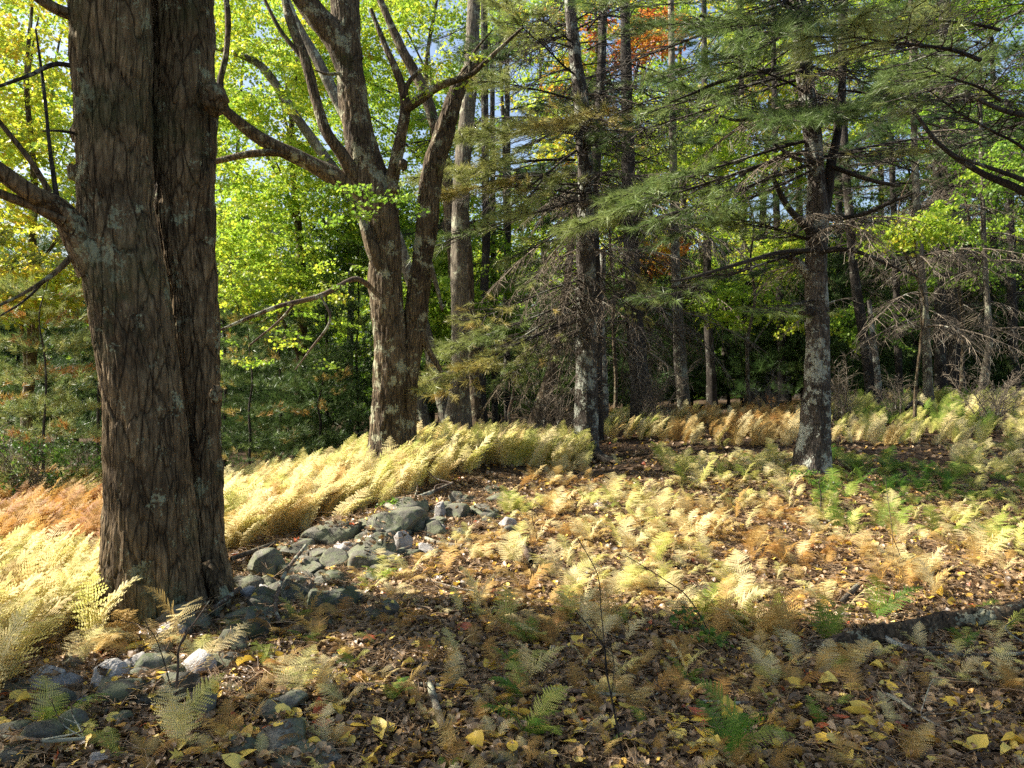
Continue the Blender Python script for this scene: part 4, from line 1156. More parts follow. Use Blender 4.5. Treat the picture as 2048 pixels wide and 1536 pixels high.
brush('bare twigs sticking up between leaning trunk and slim sunlit trunk', 1790, 14.5, .9, 10, 8)
# ------------------------------------------------------------------ stones of the tumbled wall
def ico(sub):
    import bmesh
    bm = bmesh.new(); bmesh.ops.create_icosphere(bm, subdivisions=sub, radius=1.0)
    V = np.array([v.co[:] for v in bm.verts]); Fc = np.array([[v.index for v in f.verts] for f in bm.faces]); bm.free()
    return V, Fc
ICO = {s: ico(s) for s in (3, 4, 5)}
def stone(label, px, py, wpx, hpx, seed, mat=None, dep=.9, ang=.6, lvl=4, rz=None, tilt=0, sink=.25, grp=None, ztop=None):
    """px,py: centre of the stone in the photograph"""
    b = hit(px, py + hpx * .42)
    wpx, hpx = wpx * 1.28, hpx * 1.25
    D = b.y; s = D / F
    V, Fc = ICO[lvl]
    st = np.random.RandomState(seed)
    W = V.copy()
    for k in range(int(14 * ang) + 9):           # broken faces
        n = st.normal(size=3); n /= np.linalg.norm(n); d = st.uniform(.48, .8)
        t = W @ n; m = t > d
        W[m] -= np.outer((t[m] - d) * .92, n)
    r = 1 + .10 * fbm(V[:, 0] * 1.6 + seed, V[:, 1] * 1.6, V[:, 2] * 1.6, 3, seed) + .035 * fbm(V[:, 0] * 7, V[:, 1] * 7, V[:, 2] * 7 + seed, 3, seed + 2)
    W = W * r[:, None]
    W = W / np.abs(W).max(0)
    W = W * np.array([wpx * s / 2, wpx * s / 2 * dep, hpx * s / 2 * 1.25])
    rz = st.uniform(-.5, .5) if rz is None else rz
    M = np.array(Euler((st.uniform(-.15, .15), tilt, rz)).to_matrix())
    W = W @ M.T
    zc = EYE - (py - 768) * s
    zc = max(zc, b.z + hpx * s * .1)
    o = link('stone', mesh_from('stone', W, Fc, mat or M_stone), None, (b.x, b.y + wpx * s * dep * .25, zc - .02))
    tag(o, label, 'stone', grp)
    return o
ST = [('long dark slab lying on top of the tumbled wall, its left end resting on ground', 668,1068,112,54,1,M_stone,.6,.8,5,.3,-.35),
 ('flat broad slab capping the wall just behind the round boulder', 775,1054,125,52,2,M_stone,.8,1,5,None,.05),
 ('rounded lichen-topped boulder at the crest of the wall', 738,1078,62,36,3,M_stone,.9,.3,4,None,0),
 ('large pitted boulder below the crest of the wall', 746,1104,88,58,4,M_stone,.9,.6,5,None,.15),
 ('pale rounded stone tucked against the pitted boulder', 730,1126,60,32,5,M_stone,.9,.2,4,None,.1),
 ('grey pointed stone high on the wall near the fallen branch', 822,1016,66,40,6,M_stone,.9,.9,4,None,.2),
 ('small upright whitish stone at the far end of the wall', 880,1023,18,30,7,M_stone_pale,.8,.7,3,None,0),
 ('rounded grey stone right of the small upright whitish one', 914,1024,42,26,8,M_stone,.9,.4,4,None,0),
 ('flat dark stone right of the far-end rounded stone', 968,1024,54,22,9,M_stone,.9,.6,4,None,0),
 ('bright moss-covered stone near the far end of the wall', 990,981,44,18,10,M_stone_moss,.9,.2,4,None,0),
 ('dark slab under the mossy stone at the far end', 1005,998,60,22,11,M_stone,.9,.8,4,None,0),
 ('brown-grey stone on the right flank of the wall crest', 805,1088,44,40,12,M_stone_pale,.9,.4,4,None,0),
 ('tan flat stone lying off the right side of the wall', 856,1098,48,20,13,M_stone_pale,.9,.5,4,None,0),
 ('flat grey slab on the wall between double trunk and long dark slab', 580,1102,84,30,14,M_stone,.7,.9,4,None,-.15),
 ('thin pointed slab leaning against the long dark slab', 630,1112,60,28,15,M_stone,.7,1,4,None,-.5),
 ('squarish mossy block nearest the double trunk', 530,1138,66,56,16,M_stone,.9,.9,5,None,0),
 ('dark angular stone right of the squarish block', 604,1140,58,38,17,M_stone,.9,.8,4,None,0),
 ('long low stone in the middle of the wall side', 665,1156,76,30,18,M_stone_moss,.9,.6,4,None,0),
 ('small flat stone above the ribbed mossy one', 592,1160,42,20,19,M_stone,.9,.4,4,None,0),
 ('ribbed mossy stone midway down the wall side', 588,1186,58,46,20,M_stone_moss,.9,.4,5,None,.2),
 ('dark low mossy hump right of the ribbed stone', 662,1200,92,52,21,M_stone_moss,.9,.4,5,None,0),
 ('smooth round grey-green stone alone on the leaf litter', 755,1223,64,42,22,M_stone,.9,.15,5,None,0),
 ('small tan stone close to the foot of the double trunk', 497,1187,34,24,23,M_stone_pale,.9,.6,4,None,0),
 ('tan cube-like stone beside the squarish block', 540,1163,26,24,24,M_stone_pale,.9,.9,3,None,0),
 ('grey stone poking out under the right foot of the double trunk', 372,1242,92,44,25,M_stone,.9,.6,5,None,.2),
 ('flat slab right of the stone under the double trunk', 470,1236,80,26,26,M_stone,.8,.9,4,None,-.3),
 ('mossy dark stone below the curved root stick', 505,1256,62,54,27,M_stone_moss,.9,.7,5,None,0),
 ('dark sloping slab left of the bare twig at lower left', 236,1384,78,38,28,M_stone,.8,.6,5,None,-.25),
 ('long grey sloping slab at lower left in the shade', 292,1388,150,44,29,M_stone,.6,.8,5,None,-.35),
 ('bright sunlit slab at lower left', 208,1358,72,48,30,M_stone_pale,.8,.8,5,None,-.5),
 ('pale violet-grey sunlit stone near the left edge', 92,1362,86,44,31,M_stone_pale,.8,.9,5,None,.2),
 ('grey sunlit lump at the left edge', 28,1378,54,40,32,M_stone,.9,.6,4,None,0),
 ('small dark stone above the sunlit slab', 130,1330,50,30,33,M_stone,.9,.7,4,None,0),
 ('small sunlit chip between sunlit slab and dark slab', 150,1402,42,20,34,M_stone_pale,.9,.6,4,None,0),
 ('leaning dark slab right of the crossing twigs', 398,1404,76,62,35,M_stone,.6,.9,5,None,-.6),
 ('broad low stone in front of the leaning dark slab', 552,1414,92,40,36,M_stone,.9,.5,5,None,0),
 ('big reddish-brown rock in the foreground left of centre', 556,1474,84,66,37,M_stone,.9,.9,5,None,.1),
 ('grey stone half buried under leaves left of the reddish rock', 470,1500,70,36,38,M_stone,.9,.5,5,None,0),
 ('small dark rock alone in the litter right of the wall', 676,1320,52,28,39,M_stone,.9,.6,4,None,0),
 ('lone wide flat stone cut by the bottom edge', 600,1526,120,34,40,M_stone,.8,.5,5,None,0),
 ('dark low slab at the lower left edge', 40,1432,110,38,41,M_stone,.8,.7,5,None,-.1),
 ('whitish stone tip at the bottom left', 195,1524,50,28,42,M_stone_pale,.8,.7,4,None,0),
 ('dark rock in the bottom left corner', 10,1515,70,50,43,M_stone,.9,.5,4,None,0),
 ('half buried stone at the bottom centre', 1015,1518,66,30,44,M_stone,.9,.4,4,None,0),
 ('grey stone behind the fern tuft at lower left', 440,1330,60,34,45,M_stone,.9,.6,4,None,0),
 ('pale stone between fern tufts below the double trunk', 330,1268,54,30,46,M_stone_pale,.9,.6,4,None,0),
 ('stone under the green fern sprig on the wall', 560,1240,50,26,47,M_stone,.9,.6,4,None,0),
 ('small wedge stone between slab and pitted boulder', 690,1100,34,24,48,M_stone_pale,.9,.9,3,None,0),
 ('small whitish stone with a leaf against it on the wall', 686,1092,34,20,49,M_stone_pale,.9,.6,3,None,0),
 ('little grey stone at the right foot of the pitted boulder', 790,1124,36,22,50,M_stone,.9,.6,3,None,0),
 ('grey chip right of the flat broad slab', 842,1050,32,20,51,M_stone,.9,.8,3,None,0),
 ('dark slab low on the far wall end', 930,1000,46,18,52,M_stone,.9,.8,3,None,0),
 ('grey stone embedded in the path among dry ferns', 1205,1012,30,14,53,M_stone_pale,.9,.8,3,None,0),
 ('dark stone low in front of the squarish block', 470,1165,44,24,54,M_stone,.9,.8,3,None,0),
 ('round dark stone in the shaded litter left of the round grey-green stone', 640,1245,50,26,55,M_stone,.9,.4,4,None,0),
 ('flat stone at the upper edge of the lower-left heap', 255,1330,60,26,56,M_stone_pale,.9,.6,4,None,-.3)]
WALL_SPOTS = []
for s_ in ST:
    o = stone(s_[0], s_[1], s_[2], s_[3], s_[4], s_[5], s_[6], s_[7], s_[8], s_[9], s_[10], s_[11])
    WALL_SPOTS.append((o.location.x, o.location.y, o.location.z, s_[3] / F * o.location.y / 2, s_[4] / F * o.location.y / 2))
def where_on_floor(u, v):
    if u < 700 and v > 1290: return 'between the stones at lower left' if u < 420 else 'left of the reddish rock' if u < 560 else 'right of the reddish rock'
    if u < 700 and v > 1100: return 'at the foot of the double trunk' if u < 480 else 'on the wall side'
    if v > 1420: return 'at the bottom edge before the short whitish branch' if u < 960 else 'at the bottom edge left of the forked sapling' if u < 1240 else 'at the bottom edge right of the forked sapling' if u < 1600 else 'in the bottom right corner'
    if v > 1290: return 'beside the short whitish branch' if u < 960 else 'left of the forked sapling' if u < 1240 else 'between forked sapling and log end' if u < 1620 else 'in front of the fallen log'
    if v > 1200: return 'in the shade right of the round grey-green stone' if u < 1000 else 'at the shade edge by the forked sapling' if u < 1350 else 'at the shade edge left of the log' if u < 1650 else 'just behind the fallen log'
    if v > 1100: return 'on the slope right of the pitted boulder' if u < 1050 else 'in the middle of the sunny clearing' if u < 1400 else 'in the sunny clearing before the thick pine' if u < 1720 else 'in the sunny clearing near the right edge'
    return 'near the far end of the wall' if u < 1100 else 'in the clearing between the central and the right pine' if u < 1500 else 'in front of the thick right pine' if u < 1720 else 'right of the thick right pine'
# the pile itself: middling stones heaped along the crest
_q = random.Random(88)
for k in range(34):
    t = k / 34
    a = [(500,1175),(600,1135),(690,1105),(770,1070),(850,1035),(930,1010)]
    i = min(4, int(t * 5)); f = t * 5 - i
    px = a[i][0] * (1 - f) + a[i + 1][0] * f + _q.uniform(-32, 32); py = a[i][1] * (1 - f) + a[i + 1][1] * f + _q.uniform(-16, 34)
    w_ = _q.uniform(.11, .24) * F / hit(px, py).y
    stone('%s heaped stone, %s of its colour along the wall crest from the double trunk' % (['dark grey', 'mossy', 'dull grey-green'][k % 3], ['first','second','third','fourth','fifth','sixth','seventh','eighth','ninth','tenth','eleventh','twelfth'][k // 3]), px, py, w_, w_ * _q.uniform(.45, .7), 700 + k,
          [M_stone, M_stone_moss, M_stone][k % 3], .85, .8, 4, None, _q.uniform(-.3, .3))
# rubble filling between
for k in range(110):
    t = rnd.random()
    a = [(40,1450),(300,1330),(520,1190),(700,1120),(860,1060),(990,1005)]
    i = min(4, int(t * 5)); f = t * 5 - i
    px = a[i][0] * (1 - f) + a[i + 1][0] * f + rnd.uniform(-50, 70); py = a[i][1] * (1 - f) + a[i + 1][1] * f + rnd.uniform(-20, 55)
    sc_ = rnd.uniform(.05, .17) * F / hit(px, py).y
    stone('small %s rubble stone, %s' % (['dull grey', 'grey', 'mossy', 'pale' if k < 30 else 'roundish grey'][k % 4], where_on_floor(px, py).replace('on the wall side', 'low on the wall side')), px, py, sc_, sc_ * rnd.uniform(.45, .7), 900 + k, [M_stone, M_stone, M_stone_moss, M_stone_pale if k < 30 else M_stone][k % 4], .9, .7, 3, grp='small rubble stones of the tumbled wall')

# ------------------------------------------------------------------ fallen log and sticks
def log():
    b = hit(1850, 1268)
    r = thing('fallen_log', 'lichen-spotted fallen log with a pale splintered end at lower right', 'log', b)
    pts = []
    for px, py, w in ((1630,1300,18),(1655,1294,34),(1680,1288,44),(1740,1275,46),(1800,1262,42),(1880,1246,40),(1960,1232,40),(2060,1214,36),(2180,1196,32)):
        h_ = hit(px, py + w * .45); s = h_.y / F
        pts.append((h_.x, h_.y, h_.z + w * s * .32, w * s / 2))
    for i_ in (3, 4, 6):
        a_ = Vector(pts[i_][:3]); e_ = a_ + Vector((-.05, -.03 * i_, .13)).normalized() * .13
        stem('stub', [(*a_, .018), (*((a_ + e_) / 2), .013), (*e_, .006)], M_bark_pale, r, seg=7, n=8, rough=.15)
    stem('log', pts, M_bark_maple, r, seg=44, n=170, rough=.13, furrow=.012, ffreq=40, zf=6, seed=5)
    a = Vector(pts[0][:3]); d = (Vector(pts[1][:3]) - a).normalized()
    mb = MB(); st = random.Random(4)
    for k in range(40):
        th = st.uniform(0, 6.28); rr = pts[2][3] * math.sqrt(st.random()) * .85
        o_ = a + Vector((0, math.cos(th) * rr * .5, math.sin(th) * rr)) + d * .02
        L = st.uniform(.03, .16) * (1.2 if math.sin(th) < 0 else .6)
        mb.tube([o_ - r.location + d * .1, o_ - r.location - d * L * .5, o_ - r.location - d * L + Vector((0, 0, -.01))], [.010, .007, .002], 4)
    link('splintered_end', mb.mesh('splintered_end', M_bark_pale), r)
    mb = MB()
    n = 18
    c = a - r.location - d * .003
    ring = [c + Vector((0, math.cos(t / n * 6.283), math.sin(t / n * 6.283))) * pts[0][3] * .93 for t in range(n)]
    mb.poly([c] + ring, [(0, 1 + i, 1 + (i + 1) % n) for i in range(n)], .5)
    link('broken_face', mb.mesh('broken_face', M_bark_pale), r)
log()
def stick(label, path, mat=M_stick, group=None, cat='stick', name='stick', lift=0, seg=8, twigs=0, seed=0):
    """path: (px,py,width px, height above ground) lying on the ground"""
    P = []
    for px, py, w, h in path:
        b = hit(px, py); s = b.y / F
        P.append((b.x, b.y, b.z + h + w * s * .5, w * s / 2))
    r = thing(name, label, cat, P[0][:3], group)
    stem('stem', P, mat, r, seg=seg, n=36, rough=.12, seed=seed)
    st = random.Random(seed)
    for k in range(twigs):
        i = st.randrange(1, len(P))
        a = Vector(P[i][:3]); m = a + Vector((st.uniform(-.2, .2), st.uniform(-.1, .1), st.uniform(.02, .12))); e = m + Vector((st.uniform(-.2, .2), 0, st.uniform(0, .1)))
        stem('twig', [(*a, P[i][3] * .6), (*m, P[i][3] * .4), (*e, .001)], mat, r, seg=4, n=8)
    return r
stick('long thin straight stick lying across the foreground leaves', [(700,1384,7,.02),(850,1390,9,.02),(1000,1396,10,.02),(1150,1400,9,.02),(1300,1410,6,.02)], twigs=2, seed=1)
stick('short mottled whitish branch pointing at the viewer in the sunlit patch', [(858,1382,12,.01),(872,1430,15,.01),(888,1480,16,.01)], M_bark_pale, seed=2)
stick('dark branch propped on the far end of the stone wall', [(788,1022,9,.08),(830,1020,9,.10),(870,1010,9,.12),(905,1000,7,.16)], M_stick, seed=3, twigs=3)
stick('curved grey root-like stick rising among the wall stones', [(612,1150,7,.22),(570,1210,8,.20),(552,1240,9,.08),(560,1262,10,.02)], seed=4)
stick('thick peeled stick lying behind the broad flat slab', [(772,1040,12,.12),(805,1052,12,.10),(832,1062,10,.06)], M_bark_pale, seed=5)
stick('pale weathered stick on the slope right of the wall', [(850,1082,8,.01),(880,1094,9,.01),(925,1100,8,.01)], M_bark_pale, seed=6)
stick('mossy thin branch below the fallen log', [(1755,1290,12,.03),(1820,1312,11,.02),(1900,1322,8,.02),(1990,1322,7,.02),(2080,1318,6,.02)], M_bark_pine, seed=7, twigs=3)
stick('pale forked stick in the sunny ferns above the log', [(1680,1214,9,.01),(1700,1200,11,.02),(1716,1188,9,.04)], M_bark_pale, seed=8)
stick('crumbling dark stick in the middle of the slope', [(1036,1080,12,.02),(1048,1110,14,.02),(1062,1135,12,.02)], M_stick, seed=9)
stick('lichen-crusted twig low at the lower right', [(1770,1405,9,.02),(1800,1420,9,.02),(1840,1440,6,.01),(1870,1455,4,.01)], M_bark_pale, seed=10, twigs=5)
stick('weathered stick at the top of the wall beside the squarish block', [(462,1132,10,.03),(500,1120,11,.04),(550,1104,10,.05)], M_bark_pale, seed=11)
stick('dark stick cutting across the bottom left corner', [(-20,1500,8,.04),(80,1512,9,.05),(170,1516,7,.05)], seed=12, twigs=3)
stick('thin stick lying on the leaves left of the log end', [(1400,1415,8,.01),(1450,1420,9,.01),(1500,1420,7,.01)], seed=13)
stick('black crooked stick on the far ferns at right', [(1812,852,7,.22),(1828,842,8,.30),(1848,846,7,.28)], M_bark_dark, seed=14)
stick('reddish bark strip in the litter under the double trunk', [(410,1246,10,.04),(440,1232,12,.06),(480,1205,9,.08)], M_stick, seed=15)
st = random.Random(77)
for k in range(70):
    px, py = st.uniform(100, 2000), st.uniform(1130, 1530)
    an = st.uniform(-.5, .5); L = st.uniform(40, 150)
    stick('%s thin dry twig on the litter %s' % ('short' if L < 75 else 'middling' if L < 115 else 'long', where_on_floor(px, py)), [(px, py, 3.2, .012), (px + L * .5, py + L * .5 * math.sin(an) + st.uniform(-5, 5), 3, .02), (px + L, py + L * math.sin(an) * .8, 2, .012)],
          st.choice([M_stick, M_twig]), 'thin dry twigs scattered on the litter', seg=4, name='twig_stick', seed=200 + k)

# bare saplings, standing
def sapling(label, segs, D, mat=M_bark_dark, leaves=None, name='sapling'):
    b = hit(*segs[0][0][:2]) if D is None else at(segs[0][0][0], D)
    r = thing(name, label, 'sapling', b)
    for k, pth in enumerate(segs):
        P = [(*PX(p[0], p[1], b.y + (p[3] if len(p) > 3 else 0)), p[2] / F * b.y / 2 * .5) for p in pth]
        if k == 0: P[0] = (b.x, b.y, b.z - .03, P[0][3])
        stem('stem' if k == 0 else 'twig', P, mat, r, seg=6, n=24, rough=.05)
    if leaves: sprays(r, [(px, py, b.y + dd) for px, py, dd in leaves[0]], leaves[1], .05, .3, .5)
    return r
sapling('thin dark forked sapling standing in the foreground centre', [[(1247,1512,9),(1232,1440,8),(1212,1340,7),(1205,1290,6),(1150,1220,4)],[(1215,1345,5),(1202,1220,4),(1195,1150,4),(1155,1075,2)],[(1222,1400,4),(1228,1330,3),(1216,1270,2)]], None)
sapling('leaning bare twig with a few green leaves right of the forked sapling', [[(1440,1250,6),(1380,1200,5),(1330,1160,4),(1250,1110,2)],[(1345,1175,3),(1290,1175,2)],[(1400,1215,3),(1350,1215,2)]], 4.3, leaves=([(1370,1205,0),(1350,1225,0)], .1))
sapling('thin bare twig standing before the double trunk foot', [[(350,1410,5),(330,1330,5),(300,1260,4),(240,1240,2)],[(300,1262,3),(290,1240,2)]], None)
sapling('grey forked dead sapling left of the reddish rock', [[(348,1420,12),(356,1340,11),(360,1290,9),(400,1230,7),(420,1200,4)],[(360,1290,6),(372,1272,4),(365,1240,2)]], None, M_stick)
sapling('slender pale whip rising from the sunny ferns at right', [[(1788,1130,4),(1784,1060,3),(1776,1000,3),(1770,950,2)],[(1800,1110,4),(1784,1070,3)]], 5.6, M_stick)
sapling('tiny twig sapling on the slope above the foreground', [[(1078,1060,3),(1064,1030,3),(1072,1000,2)],[(1066,1030,2),(1100,1000,1.5)]], 6.6)
sapling('little green-leaved seedling before the thick right pine', [[(1640,1030,6),(1642,990,5),(1636,960,3)]], 7.4, leaves=([(1640,955,0),(1620,960,0),(1660,950,0),(1645,940,.1)], .12))
sapling('little green shrubby seedling on the moss side of the far wall end', [[(805,1030,3),(806,1005,3),(812,990,2)]], 7.7, leaves=([(812,992,0),(800,998,0)], .2))
sapling('yellow-green seedling left of the double trunk in the rusty ferns', [[(178,1090,3),(180,1060,3),(184,1040,2)]], 7.2, leaves=([(184,1045,0),(176,1050,0)], .38))
sapling('small green broad-leaved plant in the golden ferns right of the double trunk', [[(550,1060,3),(552,1035,3),(556,1020,2)]], 7.6, leaves=([(545,1030,0),(560,1022,0),(535,1045,0)], .16))

# ------------------------------------------------------------------ ferns
wl = [hit(*p) for p in ((0, 1440), (250, 1310), (480, 1150), (640, 1085), (780, 1025), (920, 975), (1010, 955))]
wl = np.array([(p.x, p.y) for p in wl])
def left_of_wall(x, y):
    """distance to the wall line, positive on the field side"""
    best = None
    for a, b in zip(wl[:-1], wl[1:]):
        ab = b - a; t = np.clip(((x - a[0]) * ab[0] + (y - a[1]) * ab[1]) / (ab @ ab), 0, 1)
        c = a + t * ab; d = math.hypot(x - c[0], y - c[1])
        sg = ab[0] * (y - a[1]) - ab[1] * (x - a[0])
        if best is None or d < best[0] - 1e-6: best = (d, sg)
    return math.copysign(best[0], best[1])
def near_trunk(x, y):
    for cx, cy, r in ((-2.25, 4.85, .52), (-1.95, 5.1, .45), (-1.6, 10, .4), (1.2, 12, .35), (3.6, 9, .35)):
        if math.hypot(x - cx, y - cy) < r: return True
    return False
st = np.random.RandomState(21)
cand = []
N = 150000
X = st.uniform(-12, 13, N); Y = st.uniform(2.3, 20, N)
Z = G(X, Y)
NZ = vnoise(X * .9, Y * .9, 0, 40); NZ2 = vnoise(X * .45, Y * .45, 0, 41); NZ3 = vnoise(X * 2.3, Y * 2.3, 0, 42)
RND = st.uniform(0, 1, N)
AREA = 25 * 17.7 / N
for i in range(N):
    x, y, z = X[i], Y[i], Z[i]
    u = 1024 + x / y * F; v = 768 - (z - EYE) / y * F
    if u < -350 or u > 2400: continue
    if near_trunk(x, y): continue
    lw = left_of_wall(x, y)
    stone_free = lw
    if lw > .12 and u < 1165 + NZ[i] * 40:                      # field behind the wall
        if y > 12.5 + NZ[i]: d = 0
        else: d = 46; 
        kind = 'tall'
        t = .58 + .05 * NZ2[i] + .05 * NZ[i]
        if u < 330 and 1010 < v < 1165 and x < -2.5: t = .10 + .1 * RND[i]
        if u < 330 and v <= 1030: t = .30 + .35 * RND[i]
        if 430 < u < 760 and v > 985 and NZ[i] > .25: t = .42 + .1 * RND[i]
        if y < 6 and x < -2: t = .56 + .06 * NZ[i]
        if lw < .5: d = 7
    elif lw > (-.75 if v > 1230 else -1.25) and u < 1010:                                # on the stones themselves
        d = 2.2; kind = 'near'; t = .50 + .35 * (RND[i] - .3)
    else:
        kind = 'near'
        if u > 1180 and 893 < v < 968 and NZ[i] < .55 and u < 1900: d = .35
        elif v < 893: d = 14 if y < 17.5 else 4
        elif u > 1600 and v < 1235: d = 34 + 10 * NZ[i]
        elif v < 1235: d = 36 + 18 * NZ[i]
        else: d = 34 + 24 * NZ[i] - (10.0 if 650 < u < 1100 and v < 1400 else 0)
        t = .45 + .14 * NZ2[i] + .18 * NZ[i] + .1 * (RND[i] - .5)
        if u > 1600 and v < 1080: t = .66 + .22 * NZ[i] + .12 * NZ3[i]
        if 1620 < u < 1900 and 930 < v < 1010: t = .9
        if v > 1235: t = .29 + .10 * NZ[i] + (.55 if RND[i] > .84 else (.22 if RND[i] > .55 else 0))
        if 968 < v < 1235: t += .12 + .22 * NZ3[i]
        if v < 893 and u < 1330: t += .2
        if kind == 'near' and RND[i] < .35 and v < 1235 and u < 1700: kind = 'dry'; t -= .14
        if v < 893: kind = 'tall' if RND[i] < .5 else 'near'
    if u > 1600 and 1195 < v < 1315 and RND[i] < .8: continue
    if d <= 0: continue
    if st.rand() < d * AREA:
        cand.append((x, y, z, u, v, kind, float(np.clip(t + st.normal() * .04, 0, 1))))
for (u, v, kind, t) in [(215,1290,'near',.42),(245,1300,'near',.38),(268,1292,'near',.45),(300,1305,'near',.40),(325,1300,'near',.5),(345,1290,'near',.40),(190,1310,'near',.5),(285,1320,'near',.44),
                        (1040,1400,'near',.92),(1050,1470,'near',.9),(1030,1350,'near',.86),(1450,1510,'near',.95),(1480,1530,'near',.92),(590,1150,'near',.9),(612,1130,'near',.86),(470,1260,'near',.8),(540,1320,'near',.9),
                        (1560,1040,'near',.58),(1640,1030,'near',.9),(1660,1010,'near',.88),(1700,1000,'near',.9),(1750,1000,'near',.84),(1600,1120,'near',.6),(1900,1000,'near',.8),(1250,1250,'near',.85),(1380,1260,'near',.88),(1420,1240,'near',.9),
                        (400,1330,'near',.6),(350,1480,'near',.62),(370,1500,'near',.6),(140,1480,'near',.8),(230,1500,'near',.85),(90,1460,'near',.8),(1980,1100,'near',.7),(1250,1180,'near',.6)]:
    p_ = hit(u, v); cand.append((p_.x, p_.y, p_.z, u, v, kind, t, 'own'))
def fern_pick(kind, y):
    if kind == 'near': return st.randint(0, 6), 1
    if kind == 'tall': return 6 + st.randint(0, 4), 1
    return 10 + st.randint(0, 3), 1
FM = FERN_NEAR + FERN_TALL + FERN_DRY
def fern_label(u, v, kind, t, s=1):
    if kind == 'tall' and u < 1165 and v > 893:
        where = ('at the left edge of the bright bed' if u < 90 else 'in the bright bed touching the double trunk' if u < 440 else 'in the golden bed right of the double trunk' if u < 620 else 'in the golden bed before the forked maple') + (' close to the viewer' if v > 1180 else '')
    else: where = where_on_floor(u, v)
    col = 'rusty brown' if t < .25 else ('tawny dry' if t < .45 else ('pale gold' if t < .68 else ('yellow-green' if t < .85 else 'fresh green')))
    sz = {'tall': 'tall', 'dry': 'collapsed', 'near': 'spreading'}[kind]
    return '%s %s fern %s' % (sz, col, where), '%s ferns %s' % (col, where)
def size_in_view(c):
    return (0 < c[3] < 2048 and c[4] < 1640), c[1]
vis = [c for c in cand if -60 < c[3] < 2108 and c[4] < 1680]
vis.sort(key=lambda c: c[1])
solo = vis[:300]; solo_ids = set(id(c) for c in solo)
for c in solo:
    x, y, z, u, v, kind, t = c[:7]
    k, _ = fern_pick(kind, y)
    lb, gp = fern_label(u, v, kind, t)
    o = bpy.data.objects.new('fern', FM[k]); COL.objects.link(o)
    s = st.uniform(.45, 1.0) * (.8 if kind == 'near' else 1) * (.72 if v > 1240 else 1) if kind != 'tall' else st.uniform(.7, 1.05)
    s *= .75 if v > 1420 else 1
    if len(c) > 7: s = st.uniform(.62, .85); k = st.randint(0, 5)
    o.location = (x, y, z - .005); o.scale = (s, s, s)
    o.rotation_euler = (st.uniform(-.15, .15), st.uniform(0, .25), st.uniform(-.9, .9) if kind == 'tall' else st.uniform(0, 6.28))
    o['tint'] = t
    tag(o, lb, 'fern', gp)
rest = [c for c in cand if id(c) not in solo_ids]
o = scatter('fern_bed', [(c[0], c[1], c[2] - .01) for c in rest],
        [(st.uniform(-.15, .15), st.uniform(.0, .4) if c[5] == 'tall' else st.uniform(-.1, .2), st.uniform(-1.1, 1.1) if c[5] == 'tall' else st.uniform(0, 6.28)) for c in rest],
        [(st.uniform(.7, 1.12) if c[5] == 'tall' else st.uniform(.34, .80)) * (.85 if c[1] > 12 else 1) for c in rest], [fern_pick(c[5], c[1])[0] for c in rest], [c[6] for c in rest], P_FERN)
tag(o, 'wide bed of yellowing ferns covering the slope and the clearing', 'ferns', kind='stuff')

# ------------------------------------------------------------------ leaf litter
def surf(x, y):
    """ground or stone top"""
    z = G(x, y)
    for sx, sy, sz, rx, rz_ in WALL_SPOTS:
        dx = (x - sx) / (rx * .95); dy = (y - sy) / (rx * .8)
        d2 = dx * dx + dy * dy
        top = sz + rz_ * 1.15 * np.sqrt(np.maximum(0, 1 - d2))
        z = np.where((d2 < .8) & (top > z), top, z)
    return z
def litter(n, y0, y1, smin, smax, seed, dens_stone=.85):
    q = np.random.RandomState(seed)
    y = y0 + (y1 - y0) * q.uniform(0, 1, n); hw = .70 * y + 1.2
    x = q.uniform(-1, 1, n) * hw
    # even density over the fan
    keep = q.uniform(0, 1, n) < hw / (.70 * y1 + 1.2)
    x, y = x[keep], y[keep]
    gz = G(x, y); z = surf(x, y)
    on = z > gz + .015
    k = ~on | (q.uniform(0, 1, len(x)) < dens_stone)
    x, y, z, gz = x[k], y[k], z[k], gz[k]
    m = len(x)
    t = np.clip(q.beta(2.0, 2.2, m) * .66 + .02, 0, .66)
    pick = q.uniform(0, 1, m)
    t = np.where(pick > .905, q.uniform(.66, .93, m), t)
    t = np.where(pick > .993, 1.0, t)
    R = np.stack([q.normal(0, .5, m), q.normal(0, .5, m), q.uniform(0, 6.28, m)], 1)
    return x, y, z, t, R, smin + (smax - smin) * q.beta(1.1, 1.9, m), q.randint(0, 8, m)
LX = []; 
for args in ((75000, 2.3, 5.2, .014, .072, 1), (60000, 5.0, 9.5, .028, .08, 2), (30000, 9.0, 20, .05, .11, 3)):
    LX.append(litter(*args))
x, y, z, t, R, s, ix = [np.concatenate([l[k] for l in LX]) for k in range(7)]
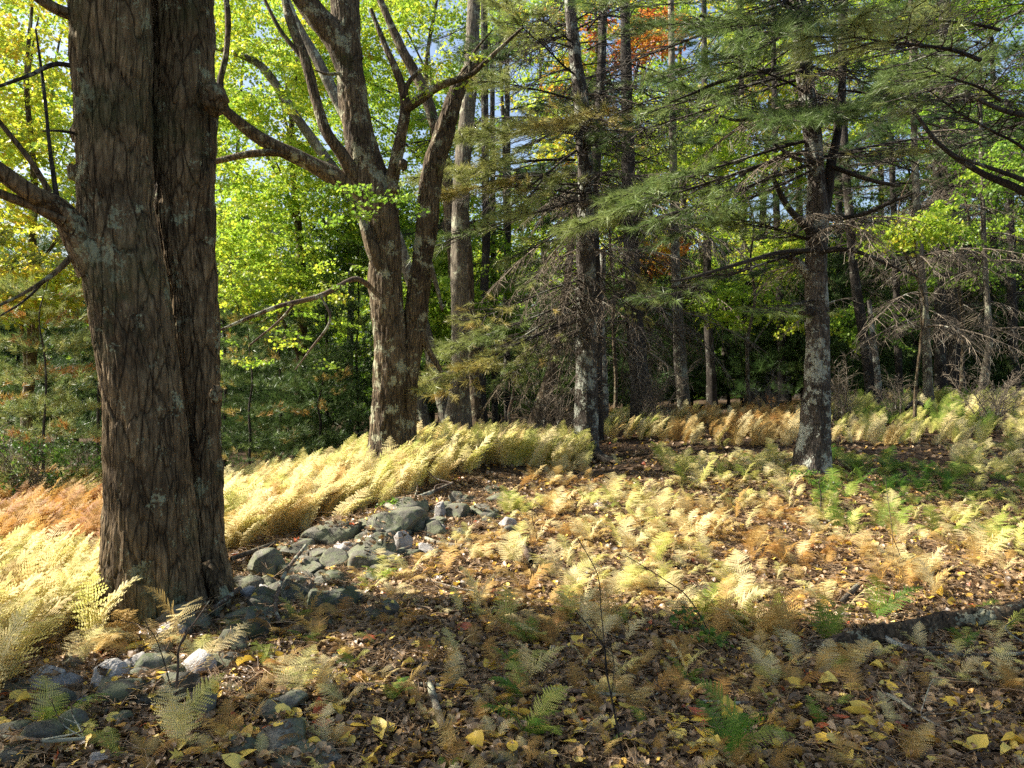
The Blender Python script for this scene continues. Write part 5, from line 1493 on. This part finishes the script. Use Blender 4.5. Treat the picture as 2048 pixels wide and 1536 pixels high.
o = scatter('leaf_litter', np.stack([x, y, z + np.random.RandomState(4).uniform(0, .018, len(x))], 1), R, s, ix, t, P_FALLEN)
tag(o, 'brown and tan fallen leaves carpeting the forest floor', 'leaf litter', kind='stuff')
x, y, z, t, R, s, ix = litter(16000, 2.3, 9.5, .6, 1.5, 9)
o = scatter('twig_litter', np.stack([x, y, z + .006], 1), R * np.array([.4, .4, 1]), s, ix % 4, np.random.RandomState(6).uniform(.15, .62, len(x)), P_DEBRIS)
tag(o, 'tiny dry twigs and fern stalks tangled through the fallen leaves', 'litter', kind='stuff')
# the larger bright leaves lying on top, one object each
q = random.Random(31)
cnt = 0
def leaf_label(t, u, v, big):
    col = 'greenish yellow' if .90 <= t < .96 else 'clear yellow' if .80 < t < .96 else 'deep golden' if .72 < t <= .80 else ('orange-gold' if t <= .72 else 'crimson red')
    return '%s %s fallen leaf %s' % (big, col, where_on_floor(u, v)), '%s fallen leaves %s' % (col, where_on_floor(u, v))
while cnt < 300:
    u = q.uniform(-20, 2070); v = q.triangular(1090, 1560, 1500)
    if v < 1240 and q.random() < .35: continue
    if u < 200 and v < 1400: continue
    if left_of_wall(*hit(u, v)[:2]) > .1: continue
    if v > 1240 and u > 600 and q.random() < .25 and u < 1300 and vnoise(u / 120, v / 80, 0, 3) < 0: continue
    b = hit(u, v)
    zz = float(surf(np.array([b.x]), np.array([b.y]))[0])
    tt = q.choice([.80, .84, .88, .90, .78, .92, .66, .70, .80, .86, 1.0 if q.random() < .4 else .82])
    o = bpy.data.objects.new('fallen_leaf', FALLEN[q.choice([0, 0, 2, 4, 4, 0, 3, 4, 6])]); COL.objects.link(o)
    s = q.uniform(.065, .115)
    o.location = (b.x, b.y, zz + .018); o.scale = (s * q.uniform(.8, 1.15), s, s)
    o.rotation_euler = (q.gauss(.1, .3), q.gauss(0, .3), q.uniform(0, 6.28))
    o['tint'] = tt
    lb, gp = leaf_label(tt, u, v, 'small' if s < .075 else 'middling' if s < .09 else 'large')
    tag(o, lb, 'leaf', gp)
    cnt += 1
